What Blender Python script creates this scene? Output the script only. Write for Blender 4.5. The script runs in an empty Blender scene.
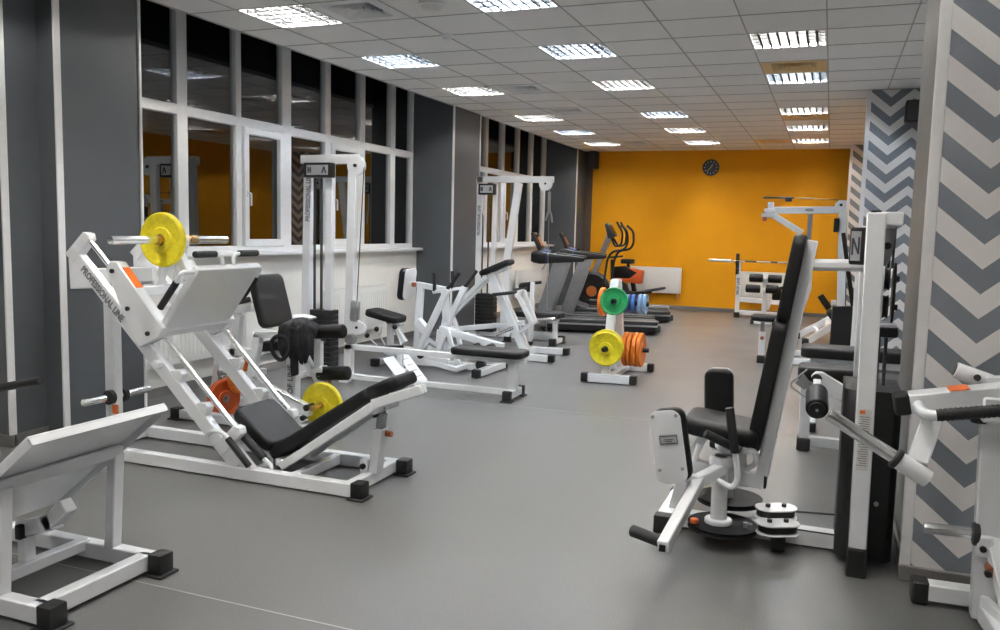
import bpy, bmesh, math, random
from mathutils import Vector, Matrix, Quaternion, noise

random.seed(7)
SC = bpy.context.scene
COL = SC.collection
PI = math.pi
V = Vector

# ------------------------------------------------------------------ materials
def new_mat(name):
    m = bpy.data.materials.new(name)
    m.use_nodes = True
    nt = m.node_tree
    return m, nt, nt.nodes, nt.links, nt.nodes['Principled BSDF']

def mat(name, col, rough=0.5, metal=0.0, var=0.06, scale=18.0, bump=0.0, bscale=200.0, coat=0.0, spec=0.5):
    """Plain surface with a little procedural variation in tone, gloss and relief."""
    m, nt, N, L, b = new_mat(name)
    b.inputs['Metallic'].default_value = metal
    b.inputs['Coat Weight'].default_value = coat
    b.inputs['Specular IOR Level'].default_value = spec
    tc = N.new('ShaderNodeTexCoord')
    nz = N.new('ShaderNodeTexNoise'); nz.inputs['Scale'].default_value = scale; nz.inputs['Detail'].default_value = 4
    L.new(tc.outputs['Object'], nz.inputs['Vector'])
    r = N.new('ShaderNodeValToRGB')
    r.color_ramp.elements[0].position = 0.3; r.color_ramp.elements[1].position = 0.7
    r.color_ramp.elements[0].color = (*[c * (1 - var) for c in col], 1)
    r.color_ramp.elements[1].color = (*[min(1, c * (1 + var)) for c in col], 1)
    L.new(nz.outputs['Fac'], r.inputs['Fac']); L.new(r.outputs['Color'], b.inputs['Base Color'])
    mr = N.new('ShaderNodeMapRange')
    mr.inputs['To Min'].default_value = max(0.02, rough - 0.06); mr.inputs['To Max'].default_value = min(1, rough + 0.06)
    L.new(nz.outputs['Fac'], mr.inputs['Value']); L.new(mr.outputs['Result'], b.inputs['Roughness'])
    if bump:
        n2 = N.new('ShaderNodeTexNoise'); n2.inputs['Scale'].default_value = bscale
        L.new(tc.outputs['Object'], n2.inputs['Vector'])
        bp = N.new('ShaderNodeBump'); bp.inputs['Strength'].default_value = bump; bp.inputs['Distance'].default_value = 0.002
        L.new(n2.outputs['Fac'], bp.inputs['Height']); L.new(bp.outputs['Normal'], b.inputs['Normal'])
    return m

M = {}
M['white'] = mat('white_powder_coat', (0.87, 0.89, 0.92), 0.24, var=0.015, coat=0.35)
M['rubber'] = mat('black_rubber', (0.012, 0.012, 0.013), 0.55, bump=0.2)
M['vinyl'] = mat('black_vinyl', (0.007, 0.007, 0.008), 0.5, spec=0.35, bump=0.25, bscale=350)
M['foam'] = mat('black_foam_grip', (0.016, 0.016, 0.018), 0.65, bump=0.4, bscale=260)
M['chrome'] = mat('chrome', (0.90, 0.91, 0.92), 0.20, 1.0, var=0.03)
M['brass'] = mat('worn_brass', (0.62, 0.40, 0.18), 0.28, 1.0)
M['steel'] = mat('grey_steel', (0.42, 0.43, 0.44), 0.35, 0.8)
M['black'] = mat('black_paint', (0.008, 0.008, 0.009), 0.38, var=0.1)
M['cable'] = mat('black_cable', (0.03, 0.03, 0.035), 0.4)
M['grey'] = mat('grey_plastic', (0.20, 0.20, 0.21), 0.4)
M['dgrey'] = mat('dark_grey_plastic', (0.055, 0.056, 0.06), 0.42)
M['yellow'] = mat('yellow_bumper', (0.78, 0.66, 0.015), 0.48, var=0.12, scale=40, bump=0.3)
M['green'] = mat('green_bumper', (0.010, 0.30, 0.085), 0.45, var=0.12, scale=40, bump=0.3)
M['orange'] = mat('orange_bumper', (0.85, 0.21, 0.015), 0.48, var=0.12, scale=40, bump=0.3)
M['red'] = mat('red_orange_bumper', (0.62, 0.10, 0.012), 0.48, var=0.12, scale=40, bump=0.3)
M['blue'] = mat('blue_bumper', (0.05, 0.14, 0.42), 0.45, var=0.12, scale=40, bump=0.3)
M['lblue'] = mat('pale_blue_bumper', (0.22, 0.36, 0.58), 0.45, var=0.12, scale=40, bump=0.3)
M['sticker'] = mat('orange_sticker', (0.80, 0.16, 0.025), 0.4)
M['paper'] = mat('label_paper', (0.72, 0.71, 0.69), 0.6)
M['silver'] = mat('silver_label', (0.62, 0.63, 0.65), 0.3, 0.5)
M['ink'] = mat('printed_ink', (0.05, 0.055, 0.07), 0.6)
M['letter'] = mat('grey_lettering', (0.20, 0.205, 0.225), 0.5)
M['copper'] = mat('copper_knob', (0.42, 0.14, 0.07), 0.35, 0.7)
M['cloth'] = mat('black_cloth', (0.008, 0.008, 0.011), 0.85, bump=0.6, bscale=120)
M['towel'] = mat('white_cloth', (0.75, 0.75, 0.77), 0.9, bump=0.5)
M['screen'] = mat('dark_screen', (0.02, 0.02, 0.025), 0.15)
M['amber'] = mat('amber_display', (0.45, 0.13, 0.02), 0.3)
M['bluegl'] = mat('blue_panel', (0.03, 0.07, 0.20), 0.3)
M['charcoal'] = mat('charcoal_wall_paint', (0.082, 0.089, 0.099), 0.5, var=0.05, scale=3, bump=0.1)
M['wallwhite'] = mat('cream_wall_paint', (0.86, 0.845, 0.81), 0.5, var=0.03, scale=4)
M['wallorange'] = mat('orange_wall_paint', (0.74, 0.325, 0.003), 0.7, spec=0.3, var=0.03, scale=3, bump=0.05)
M['lightwall'] = mat('light_wall_paint', (0.55, 0.54, 0.53), 0.6, var=0.03, scale=3)
M['pvc'] = mat('white_window_frame', (0.88, 0.885, 0.89), 0.3, var=0.02)
M['trim'] = mat('white_trim', (0.86, 0.85, 0.86), 0.4, var=0.03)
M['greytrim'] = mat('grey_pier_side', (0.17, 0.168, 0.163), 0.5, 0.15, var=0.15, scale=6)
M['cam'] = mat('matt_black_cam', (0.006, 0.006, 0.007), 0.5, spec=0.12)
M['brown'] = mat('dark_brown_strip', (0.10, 0.065, 0.045), 0.6)
M['radiator'] = mat('radiator_enamel', (0.82, 0.82, 0.80), 0.35, var=0.02)
M['skirt'] = mat('grey_skirting', (0.17, 0.16, 0.155), 0.5)

# ------------------------------------------------------------------ mesh builder
class MB:
    """Collects shapes (in world coordinates of the thing's frame) and links them as ONE mesh object."""
    def __init__(s):
        s.bm = bmesh.new()

    def take(s, b, mx=None):
        if mx is not None:
            b.transform(mx)
        me = bpy.data.meshes.new('tmp'); b.to_mesh(me); b.free()
        s.bm.from_mesh(me); bpy.data.meshes.remove(me)
        return s

    def box(s, c, size, rot=None, bev=0.004, seg=1):
        b = bmesh.new(); bmesh.ops.create_cube(b, size=1.0)
        for v in b.verts:
            v.co = V((v.co.x * size[0], v.co.y * size[1], v.co.z * size[2]))
        if bev:
            bv = min(bev, 0.45 * min(size))
            bmesh.ops.bevel(b, geom=list(b.edges), offset=bv, segments=seg, profile=0.5, affect='EDGES')
        mx = Matrix.Translation(V(c))
        if rot is not None:
            mx = mx @ rot.to_4x4()
        return s.take(b, mx)

    def bar(s, p, q, w=0.06, h=None, up=(0, 0, 1), bev=0.005):
        """Square steel section from p to q: w across, h along up."""
        h = w if h is None else h
        p, q = V(p), V(q); z = (q - p); ln = z.length; z.normalize()
        u = V(up)
        if abs(u.dot(z)) > 0.98:
            u = V((1, 0, 0)) if abs(z.x) < 0.9 else V((0, 1, 0))
        x = u.cross(z).normalized(); y = z.cross(x)
        r = Matrix((x, y, z)).transposed()
        return s.box((p + q) / 2, (w, h, ln), r, bev)

    def rod(s, p, q, r, r2=None, seg=20, bev=0.0):
        p, q = V(p), V(q); d = q - p
        b = bmesh.new()
        bmesh.ops.create_cone(b, cap_ends=True, segments=seg, radius1=r, radius2=r if r2 is None else r2, depth=d.length)
        if bev:
            es = [e for e in b.edges if abs(e.verts[0].co.z - e.verts[1].co.z) < 1e-6]
            bmesh.ops.bevel(b, geom=es, offset=bev, segments=3, profile=0.5, affect='EDGES')
        mx = Matrix.Translation((p + q) / 2) @ d.to_track_quat('Z', 'Y').to_matrix().to_4x4()
        return s.take(b, mx)

    def ball(s, c, r, sc=(1, 1, 1)):
        b = bmesh.new(); bmesh.ops.create_uvsphere(b, u_segments=16, v_segments=10, radius=r)
        for v in b.verts:
            v.co = V((v.co.x * sc[0], v.co.y * sc[1], v.co.z * sc[2]))
        return s.take(b, Matrix.Translation(V(c)))

    def tube(s, pts, r, seg=10, fillet=0.0, n=6, closed=False):
        P = [V(p) for p in pts]
        if fillet and not closed:
            out = [P[0]]
            for i in range(1, len(P) - 1):
                a, b, c = P[i - 1], P[i], P[i + 1]
                da, dc = (a - b), (c - b)
                t = min(fillet, da.length * 0.48, dc.length * 0.48)
                p0, p1 = b + da.normalized() * t, b + dc.normalized() * t
                for k in range(n + 1):
                    f = k / n
                    out.append((1 - f) ** 2 * p0 + 2 * f * (1 - f) * b + f * f * p1)
            out.append(P[-1]); P = out
        m = len(P)
        tang = []
        for i in range(m):
            if closed:
                t = P[(i + 1) % m] - P[i - 1]
            else:
                t = P[min(i + 1, m - 1)] - P[max(i - 1, 0)]
            tang.append(t.normalized())
        u = V((0, 0, 1)) if abs(tang[0].z) < 0.9 else V((1, 0, 0))
        u = (u - tang[0] * u.dot(tang[0])).normalized()
        b = bmesh.new(); rings = []
        for i in range(m):
            if i:
                u = (u - tang[i] * u.dot(tang[i])).normalized()
            w = tang[i].cross(u)
            rings.append([b.verts.new(P[i] + (u * math.cos(2 * PI * k / seg) + w * math.sin(2 * PI * k / seg)) * r) for k in range(seg)])
        for i in range(m if closed else m - 1):
            A, B = rings[i], rings[(i + 1) % m]
            for k in range(seg):
                b.faces.new((A[k], A[(k + 1) % seg], B[(k + 1) % seg], B[k]))
        if not closed:
            b.faces.new(list(reversed(rings[0]))); b.faces.new(rings[-1])
        bmesh.ops.recalc_face_normals(b, faces=b.faces)
        return s.take(b)

    def prism(s, pts, ext, bev=0.003, seg=1):
        """Flat outline (3-D points) pushed along the vector ext."""
        b = bmesh.new(); vs = [b.verts.new(V(p)) for p in pts]
        f = b.faces.new(vs)
        r = bmesh.ops.extrude_face_region(b, geom=[f])
        nv = [g for g in r['geom'] if isinstance(g, bmesh.types.BMVert)]
        bmesh.ops.translate(b, verts=nv, vec=V(ext))
        bmesh.ops.recalc_face_normals(b, faces=b.faces)
        if bev:
            bmesh.ops.bevel(b, geom=list(b.edges), offset=bev, segments=seg, profile=0.5, affect='EDGES')
        return s.take(b)

    def lathe(s, prof, c, axis, seg=36):
        """Closed profile of (radius, height) pairs turned about axis at c."""
        b = bmesh.new(); rings = []
        for (r, h) in prof:
            rings.append([b.verts.new((r * math.cos(2 * PI * k / seg), r * math.sin(2 * PI * k / seg), h)) for k in range(seg)])
        m = len(prof)
        for i in range(m):
            A, B = rings[i], rings[(i + 1) % m]
            for k in range(seg):
                b.faces.new((A[k], A[(k + 1) % seg], B[(k + 1) % seg], B[k]))
        bmesh.ops.recalc_face_normals(b, faces=b.faces)
        return s.take(b, Matrix.Translation(V(c)) @ V(axis).to_track_quat('Z', 'Y').to_matrix().to_4x4())

    def pad(s, c, size, rot=None, bev=0.022):
        """Upholstered cushion: rounded corners in plan, soft edges, slightly crowned faces."""
        sx, sy, sz = size
        b = bmesh.new()
        rc = min(0.055, 0.3 * min(sx, sy)); pts = []
        for (cx, cy, a0) in ((1, 1, 0), (-1, 1, 90), (-1, -1, 180), (1, -1, 270)):
            for k in range(6):
                a = math.radians(a0 + k * 18)
                pts.append((cx * (sx / 2 - rc) + rc * math.cos(a), cy * (sy / 2 - rc) + rc * math.sin(a)))
        e = min(bev, 0.45 * sz); layers = []
        for k in range(5):
            a = k / 4 * PI / 2
            layers.append((-sz / 2 + e * (1 - math.sin(a)), e * (1 - math.cos(a))))
        layers.sort(); layers = [(z, ins) for z, ins in layers]
        layers = layers + [(-z, ins) for z, ins in reversed(layers)]
        rings = []
        for z, ins in layers:
            ring = []
            for (x, y) in pts:
                d = math.hypot(x, y)
                ring.append(b.verts.new((x - math.copysign(min(ins, abs(x)), x) * abs(x) / (sx / 2), y - math.copysign(min(ins, abs(y)), y) * abs(y) / (sy / 2), z)))
            rings.append(ring)
        n = len(pts)
        for i in range(len(rings) - 1):
            for k in range(n):
                b.faces.new((rings[i][k], rings[i][(k + 1) % n], rings[i + 1][(k + 1) % n], rings[i + 1][k]))
        b.faces.new(list(reversed(rings[0]))); b.faces.new(rings[-1])
        bmesh.ops.recalc_face_normals(b, faces=b.faces)
        mx = Matrix.Translation(V(c))
        if rot is not None:
            mx = mx @ rot.to_4x4()
        return s.take(b, mx)

    def build(s, name, material, parent=None, flat=False, origin=None):
        bm = s.bm
        if not flat:
            for f in bm.faces:
                f.smooth = True
            for e in bm.edges:
                if len(e.link_faces) == 2 and e.calc_face_angle(0) > math.radians(38):
                    e.smooth = False
        base = V((0, 0, 0)) if parent is None else V(parent.get('_w', (0, 0, 0)))
        if origin is None and len(bm.verts):
            lo = [min(v.co[i] for v in bm.verts) for i in range(3)]; hi = [max(v.co[i] for v in bm.verts) for i in range(3)]
            origin = V(((lo[0] + hi[0]) / 2, (lo[1] + hi[1]) / 2, (lo[2] + hi[2]) / 2 if parent is not None else lo[2]))
        origin = V(origin)
        bmesh.ops.translate(bm, verts=bm.verts, vec=-origin)
        me = bpy.data.meshes.new(name); bm.to_mesh(me); bm.free()
        me.materials.append(M[material] if isinstance(material, str) else material)
        o = bpy.data.objects.new(name, me); COL.objects.link(o)
        o.location = origin - base
        o['_w'] = tuple(origin)
        if parent is not None:
            o.parent = parent
        return o

def tag(o, label=None, cat=None, group=None, kind=None):
    if label: o['label'] = label
    if cat: o['category'] = cat
    if group: o['group'] = group
    if kind: o['kind'] = kind
    return o

def thing(name, label, cat, loc, group=None):
    o = bpy.data.objects.new(name, None); COL.objects.link(o)
    o.location = loc; o['_w'] = tuple(loc); o.empty_display_size = 0.1
    return tag(o, label, cat, group)

def struct(name, mb, material, parent=None, flat=False):
    o = mb.build(name, material, parent, flat)
    if parent is None:
        o['kind'] = 'structure'
    return o

def copy_tree(o, parent=None):
    c = o.copy(); COL.objects.link(c)
    if parent is not None:
        c.parent = parent
    for ch in list(o.children):
        copy_tree(ch, c)
    return c

def lettering(name, string, size, origin, xdir, ydir, material, parent, depth=0.0012, align='LEFT', sx=1.0):
    """Raised lettering as a mesh; origin is the baseline point, xdir the reading direction."""
    cu = bpy.data.curves.new('txt', 'FONT'); cu.body = string; cu.size = size; cu.extrude = depth
    cu.align_x = align; cu.offset = size * 0.034; cu.resolution_u = 3
    to = bpy.data.objects.new('txt', cu); COL.objects.link(to)
    dg = bpy.context.evaluated_depsgraph_get()
    me = bpy.data.meshes.new_from_object(to.evaluated_get(dg))
    bpy.data.objects.remove(to); bpy.data.curves.remove(cu)
    x, y = V(xdir).normalized(), V(ydir).normalized()
    y = (y - x * y.dot(x)).normalized(); z = x.cross(y)
    R = Matrix((x * sx, y, z)).transposed().to_4x4()
    me.transform(Matrix.Translation(V(origin)) @ R)
    mb = MB(); mb.bm.from_mesh(me); bpy.data.meshes.remove(me)
    return mb.build(name, material, parent, flat=True)

def rotY(a): return Matrix.Rotation(a, 3, 'Y')
def rotX(a): return Matrix.Rotation(a, 3, 'X')
def rotZ(a): return Matrix.Rotation(a, 3, 'Z')
def slope(p, q):
    """Rotation about Y that lays local X along p->q in the XZ plane."""
    return rotY(-math.atan2(q[2] - p[2], q[0] - p[0]))

def foot(parent, c, size=(0.075, 0.075, 0.09), flange=True):
    """Black rubber end foot."""
    mb = MB(); x, y, z = c
    mb.box((x, y, z + size[2] / 2 + 0.004), (size[0], size[1], size[2] - 0.008), bev=0.008, seg=2)
    if flange:
        mb.box((x, y, z + 0.006), (size[0] + 0.03, size[1] + 0.03, 0.012), bev=0.004)
    return mb.build('rubber_foot', 'rubber', parent)

def end_cap(parent, p, d, w=0.064, ln=0.05):
    """Black plastic cap on the end of a square tube; d is the tube's direction."""
    p, d = V(p), V(d).normalized()
    return MB().bar(p, p + d * ln, w, bev=0.007).build('end_cap', 'rubber', parent)

def plate_mesh(c, axis, r, t, hole=0.026):
    """Weight plate: raised rim, dished web and hub with a bar hole."""
    h = t / 2
    prof = [(hole, -h), (hole * 2.1, -h), (hole * 2.3, -h * 0.55), (r * 0.80, -h * 0.55), (r * 0.86, -h * 0.9), (r * 0.95, -h), (r * 0.985, -h * 0.82), (r, -h * 0.5),
            (r, h * 0.5), (r * 0.985, h * 0.82), (r * 0.95, h), (r * 0.86, h * 0.9), (r * 0.80, h * 0.55), (hole * 2.3, h * 0.55), (hole * 2.1, h), (hole, h)]
    return MB().lathe(prof, c, axis, 44)

def weight_plate(c, axis, r, t, material, label, group=None, hub='steel', hole=0.026):
    c = V(c)
    root = thing('weight_plate', label, 'weight plate', c - V((0, 0, r)), group)
    plate_mesh(c, axis, r, t, hole + 0.004).build('disc', material, root)
    h = t / 2 + 0.002
    MB().lathe([(hole, -h), (hole + 0.0045, -h), (hole + 0.0045, h), (hole, h)], c, axis, 28).build('hub_ring', hub, root)
    return root
# ------------------------------------------------------------------ camera (at the room's origin, 1.49 m up)
CAM_H = 1.49
cam = bpy.data.cameras.new('camera'); camo = bpy.data.objects.new('camera', cam); COL.objects.link(camo)
cam.sensor_width = 36.0; cam.lens = 838.83 * 36.0 / 1000.0; cam.clip_start = 0.05
yaw, pitch, roll = 0.3725, -0.1017, 0.0244
fw = V((-math.sin(yaw) * math.cos(pitch), math.cos(yaw) * math.cos(pitch), math.sin(pitch)))
rt = V((math.cos(yaw), math.sin(yaw), 0)); up = rt.cross(fw)
rr = rt * math.cos(roll) + up * math.sin(roll); uu = up * math.cos(roll) - rt * math.sin(roll)
camo.matrix_world = Matrix((rr, uu, -fw)).transposed().to_4x4()
camo.location = (0, 0, CAM_H)
SC.camera = camo

# ------------------------------------------------------------------ room sizes
H = 3.106          # suspended ceiling
YF = 16.75         # far orange wall
YB = -3.4          # wall behind the camera
XR = 1.10          # right wall, behind the piers
XW = -5.36         # window plane
XP = -4.75         # front face of the left piers

# ---- floor: grey homogeneous sheet vinyl with fine flecks and welded seams
def floor_mat():
    m, nt, N, L, b = new_mat('grey_sheet_vinyl')
    tc = N.new('ShaderNodeTexCoord'); geo = N.new('ShaderNodeNewGeometry')
    n1 = N.new('ShaderNodeTexNoise'); n1.inputs['Scale'].default_value = 140; n1.inputs['Detail'].default_value = 3
    n2 = N.new('ShaderNodeTexNoise'); n2.inputs['Scale'].default_value = 1.1; n2.inputs['Detail'].default_value = 6
    for n in (n1, n2): L.new(geo.outputs['Position'], n.inputs['Vector'])
    r = N.new('ShaderNodeValToRGB')
    r.color_ramp.elements[0].position = 0.3; r.color_ramp.elements[1].position = 0.72
    r.color_ramp.elements[0].color = (0.130, 0.130, 0.131, 1); r.color_ramp.elements[1].color = (0.180, 0.179, 0.178, 1)
    L.new(n1.outputs['Fac'], r.inputs['Fac'])
    mx = N.new('ShaderNodeMixRGB'); mx.blend_type = 'MULTIPLY'; mx.inputs['Fac'].default_value = 0.35
    L.new(r.outputs['Color'], mx.inputs['Color1']); L.new(n2.outputs['Fac'], mx.inputs['Color2'])
    L.new(mx.outputs['Color'], b.inputs['Base Color'])
    mr = N.new('ShaderNodeMapRange'); mr.inputs['To Min'].default_value = 0.26; mr.inputs['To Max'].default_value = 0.44
    L.new(n2.outputs['Fac'], mr.inputs['Value']); L.new(mr.outputs['Result'], b.inputs['Roughness'])
    bp = N.new('ShaderNodeBump'); bp.inputs['Strength'].default_value = 0.06; bp.inputs['Distance'].default_value = 0.002
    L.new(n1.outputs['Fac'], bp.inputs['Height']); L.new(bp.outputs['Normal'], b.inputs['Normal'])
    return m
M['floor'] = floor_mat()
M['seam'] = mat('floor_weld_seam', (0.36, 0.36, 0.35), 0.4)
fl = MB(); fl.box(((XR - 5.6) / 2, (YF + YB) / 2, -0.05), (XR + 5.8, YF - YB + 0.3, 0.10), bev=0)
floor = struct('floor', fl, 'floor')
sm = MB()
for y in (2.58, 6.58, 10.6):
    sm.box((-2.0, y, 0.0004), (6.0, 0.006, 0.0012), bev=0)
sm.build('weld_seam', 'seam', floor)

# ---- ceiling: 0.6 m mineral tiles on a T grid, open cells where fixtures and vents sit
GX, GY, G = -0.127, 7.18, 0.6
XC = -4.78                       # the ceiling stops at the piers, the windows run on above it
LIGHTS = [(-7, -3), (-7, 0), (-7, 3), (-7, 7), (-7, 10), (-7, 13), (-4, -3), (-4, 0), (-4, 3), (-4, 7), (-4, 10), (-4, 13),
          (-1, 0), (-1, 3), (-1, 7), (-1, 10), (-1, 13), (-1, -3), (-7, -7), (-4, -7), (-1, -7), (-7, -11), (-4, -11), (-1, -11)]
VENTS = [(-6, -3), (-6, 3), (-6, 6), (-6, 13), (-1, 2), (-1, 8), (-2, 13)]
def ceil_mat():
    m, nt, N, L, b = new_mat('mineral_ceiling_tile')
    geo = N.new('ShaderNodeNewGeometry')
    n1 = N.new('ShaderNodeTexNoise'); n1.inputs['Scale'].default_value = 90; n1.inputs['Detail'].default_value = 4
    L.new(geo.outputs['Position'], n1.inputs['Vector'])
    # each tile has its own faint tone
    sc = N.new('ShaderNodeVectorMath'); sc.operation = 'MULTIPLY_ADD'
    sc.inputs[1].default_value = (1 / G, 1 / G, 0); sc.inputs[2].default_value = (-GX / G, -GY / G, 0.5)
    L.new(geo.outputs['Position'], sc.inputs[0])
    fl_ = N.new('ShaderNodeVectorMath'); fl_.operation = 'FLOOR'; L.new(sc.outputs[0], fl_.inputs[0])
    wn = N.new('ShaderNodeTexWhiteNoise'); L.new(fl_.outputs[0], wn.inputs['Vector'])
    mrr = N.new('ShaderNodeMapRange'); mrr.inputs['To Min'].default_value = 0.91; mrr.inputs['To Max'].default_value = 0.95
    L.new(wn.outputs['Value'], mrr.inputs['Value'])
    m2 = N.new('ShaderNodeMapRange'); m2.inputs['To Min'].default_value = 0.9; m2.inputs['To Max'].default_value = 1.08
    L.new(n1.outputs['Fac'], m2.inputs['Value'])
    mu = N.new('ShaderNodeMath'); mu.operation = 'MULTIPLY'
    L.new(mrr.outputs['Result'], mu.inputs[0]); L.new(m2.outputs['Result'], mu.inputs[1])
    cc = N.new('ShaderNodeCombineColor')
    for k, f in enumerate((1.0, 0.985, 0.965)):
        q = N.new('ShaderNodeMath'); q.operation = 'MULTIPLY'; q.inputs[1].default_value = f
        L.new(mu.outputs[0], q.inputs[0]); L.new(q.outputs[0], cc.inputs[k])
    L.new(cc.outputs[0], b.inputs['Base Color'])
    b.inputs['Roughness'].default_value = 0.85
    bp = N.new('ShaderNodeBump'); bp.inputs['Strength'].default_value = 0.15; bp.inputs['Distance'].default_value = 0.002
    L.new(n1.outputs['Fac'], bp.inputs['Height']); L.new(bp.outputs['Normal'], b.inputs['Normal'])
    return m
M['tile'] = ceil_mat()
M['tbar'] = mat('ceiling_t_bar', (0.42, 0.41, 0.39), 0.5)
OPEN = set(LIGHTS) | set(VENTS)
cm = MB()
i0 = math.floor((XC - GX) / G); i1 = math.ceil((XR - GX) / G); j0 = math.floor((YB - GY) / G); j1 = math.ceil((YF - GY) / G)
for i in range(i0, i1):
    xa, xb = max(GX + G * i, XC), min(GX + G * (i + 1), XR)
    for j in range(j0, j1):
        if (i, j) in OPEN: continue
        ya, yb = max(GY + G * j, YB), min(GY + G * (j + 1), YF)
        vs = [cm.bm.verts.new(p) for p in ((xa, ya, H), (xa, yb, H), (xb, yb, H), (xb, ya, H))]
        cm.bm.faces.new(vs)
bmesh.ops.remove_doubles(cm.bm, verts=cm.bm.verts, dist=0.0005)
ceiling = struct('ceiling', cm, 'tile', flat=True)
tb = MB()
for i in range(i0 + 1, i1):
    tb.box((GX + G * i, (YF + YB) / 2, H - 0.001), (0.010, YF - YB, 0.006), bev=0)
for j in range(j0 + 1, j1):
    tb.box(((XC + XR) / 2, GY + G * j, H - 0.001), (XR - XC, 0.010, 0.006), bev=0)
tb.box((XC + 0.012, (YF + YB) / 2, H + 0.015), (0.024, YF - YB, 0.04), bev=0)
tb.build('grid_bar', 'tbar', ceiling)
# dark soffit over the window recess
so = MB(); so.box((-5.15, (YF + YB) / 2, 3.52), (0.85, YF - YB, 0.04), bev=0); so.box((XC + 0.03, (YF + YB) / 2, 3.32), (0.03, YF - YB, 0.36), bev=0)
so.build('recess_soffit', 'charcoal', ceiling)

# ---- left wall: parapets, piers with white corner strips, windows in the recesses between them
wl = MB()
for ya, yb in ((YB, 3.85), (4.85, 10.27), (11.25, 16.10)):
    wl.box((-5.44, (ya + yb) / 2, 0.59), (0.36, yb - ya, 1.18), bev=0)
wall_left = struct('wall_left', wl, 'wallwhite')
def grey_pier(n, c, size):
    b = MB(); b.box(c, size, bev=0); return struct('trim_%d' % n, b, 'charcoal')
grey_pier(4, (-5.2, 3.975, 1.76), (0.60, 0.30, 3.54))            # stepped return beside the first pier
grey_pier(5, (-5.12, (4.11 + 4.85) / 2, 1.76), (0.74, 0.74, 3.54))
grey_pier(6, (-5.12, (10.27 + 11.22) / 2, 1.76), (0.74, 0.95, 3.54))
grey_pier(7, (-5.12, (16.10 + YF) / 2, 1.76), (0.74, YF - 16.10, 3.54))
grey_pier(8, (-5.42, (YB + 3.85) / 2, 2.35), (0.10, 3.85 - YB, 2.4))
tr = MB()
for x, y in ((-4.895, 3.832), (-4.745, 4.117), (-4.745, 4.838), (-4.745, 10.285), (-4.745, 11.208), (-4.745, 16.115)):
    w = 0.022 if y in (4.838, 11.208) else 0.05
    tr.box((x, y + (0.015 if w == 0.05 else 0), 1.553), (0.014, w, 3.10), bev=0.002)
struct('trim_corner_strip', tr, 'trim')
sk = MB()
for ya, yb in ((4.85, 10.27), (11.22, 16.10)):
    sk.box((-5.252, (ya + yb) / 2, 0.04), (0.016, yb - ya, 0.08), bev=0.002)
for ya, yb, x in ((4.11, 4.85, XP), (10.27, 11.22, XP), (16.1, YF, XP), (3.83, 4.11, -4.9)):
    sk.box((x + 0.006, (ya + yb) / 2, 0.04), (0.012, yb - ya, 0.08), bev=0.002)
sk.box((-5.1, 3.819, 0.04), (0.5, 0.012, 0.08), bev=0.002)
sk.box((-5.0, 10.264, 0.04), (0.50, 0.012, 0.08), bev=0.002)
struct('baseboard_left', sk, 'skirt')

def glass_mat():
    m = bpy.data.materials.new('night_window_glass'); m.use_nodes = True
    nt = m.node_tree; N, L = nt.nodes, nt.links
    N.clear()
    out = N.new('ShaderNodeOutputMaterial'); mix = N.new('ShaderNodeMixShader')
    tr_ = N.new('ShaderNodeBsdfTransparent'); gl = N.new('ShaderNodeBsdfGlossy'); fr = N.new('ShaderNodeFresnel')
    tr_.inputs['Color'].default_value = (0.75, 0.78, 0.78, 1)
    fr.inputs['IOR'].default_value = 2.15; gl.inputs['Roughness'].default_value = 0.0
    gl.inputs['Color'].default_value = (0.95, 0.95, 0.95, 1)
    nz = N.new('ShaderNodeTexNoise'); nz.inputs['Scale'].default_value = 1.5
    bp = N.new('ShaderNodeBump'); bp.inputs['Strength'].default_value = 0.02; bp.inputs['Distance'].default_value = 0.01
    geo = N.new('ShaderNodeNewGeometry'); L.new(geo.outputs['Position'], nz.inputs['Vector'])
    L.new(nz.outputs['Fac'], bp.inputs['Height']); L.new(bp.outputs['Normal'], gl.inputs['Normal'])
    L.new(fr.outputs['Fac'], mix.inputs['Fac']); L.new(tr_.outputs[0], mix.inputs[1]); L.new(gl.outputs[0], mix.inputs[2])
    L.new(mix.outputs[0], out.inputs['Surface'])
    return m
M['glass'] = glass_mat()

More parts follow.
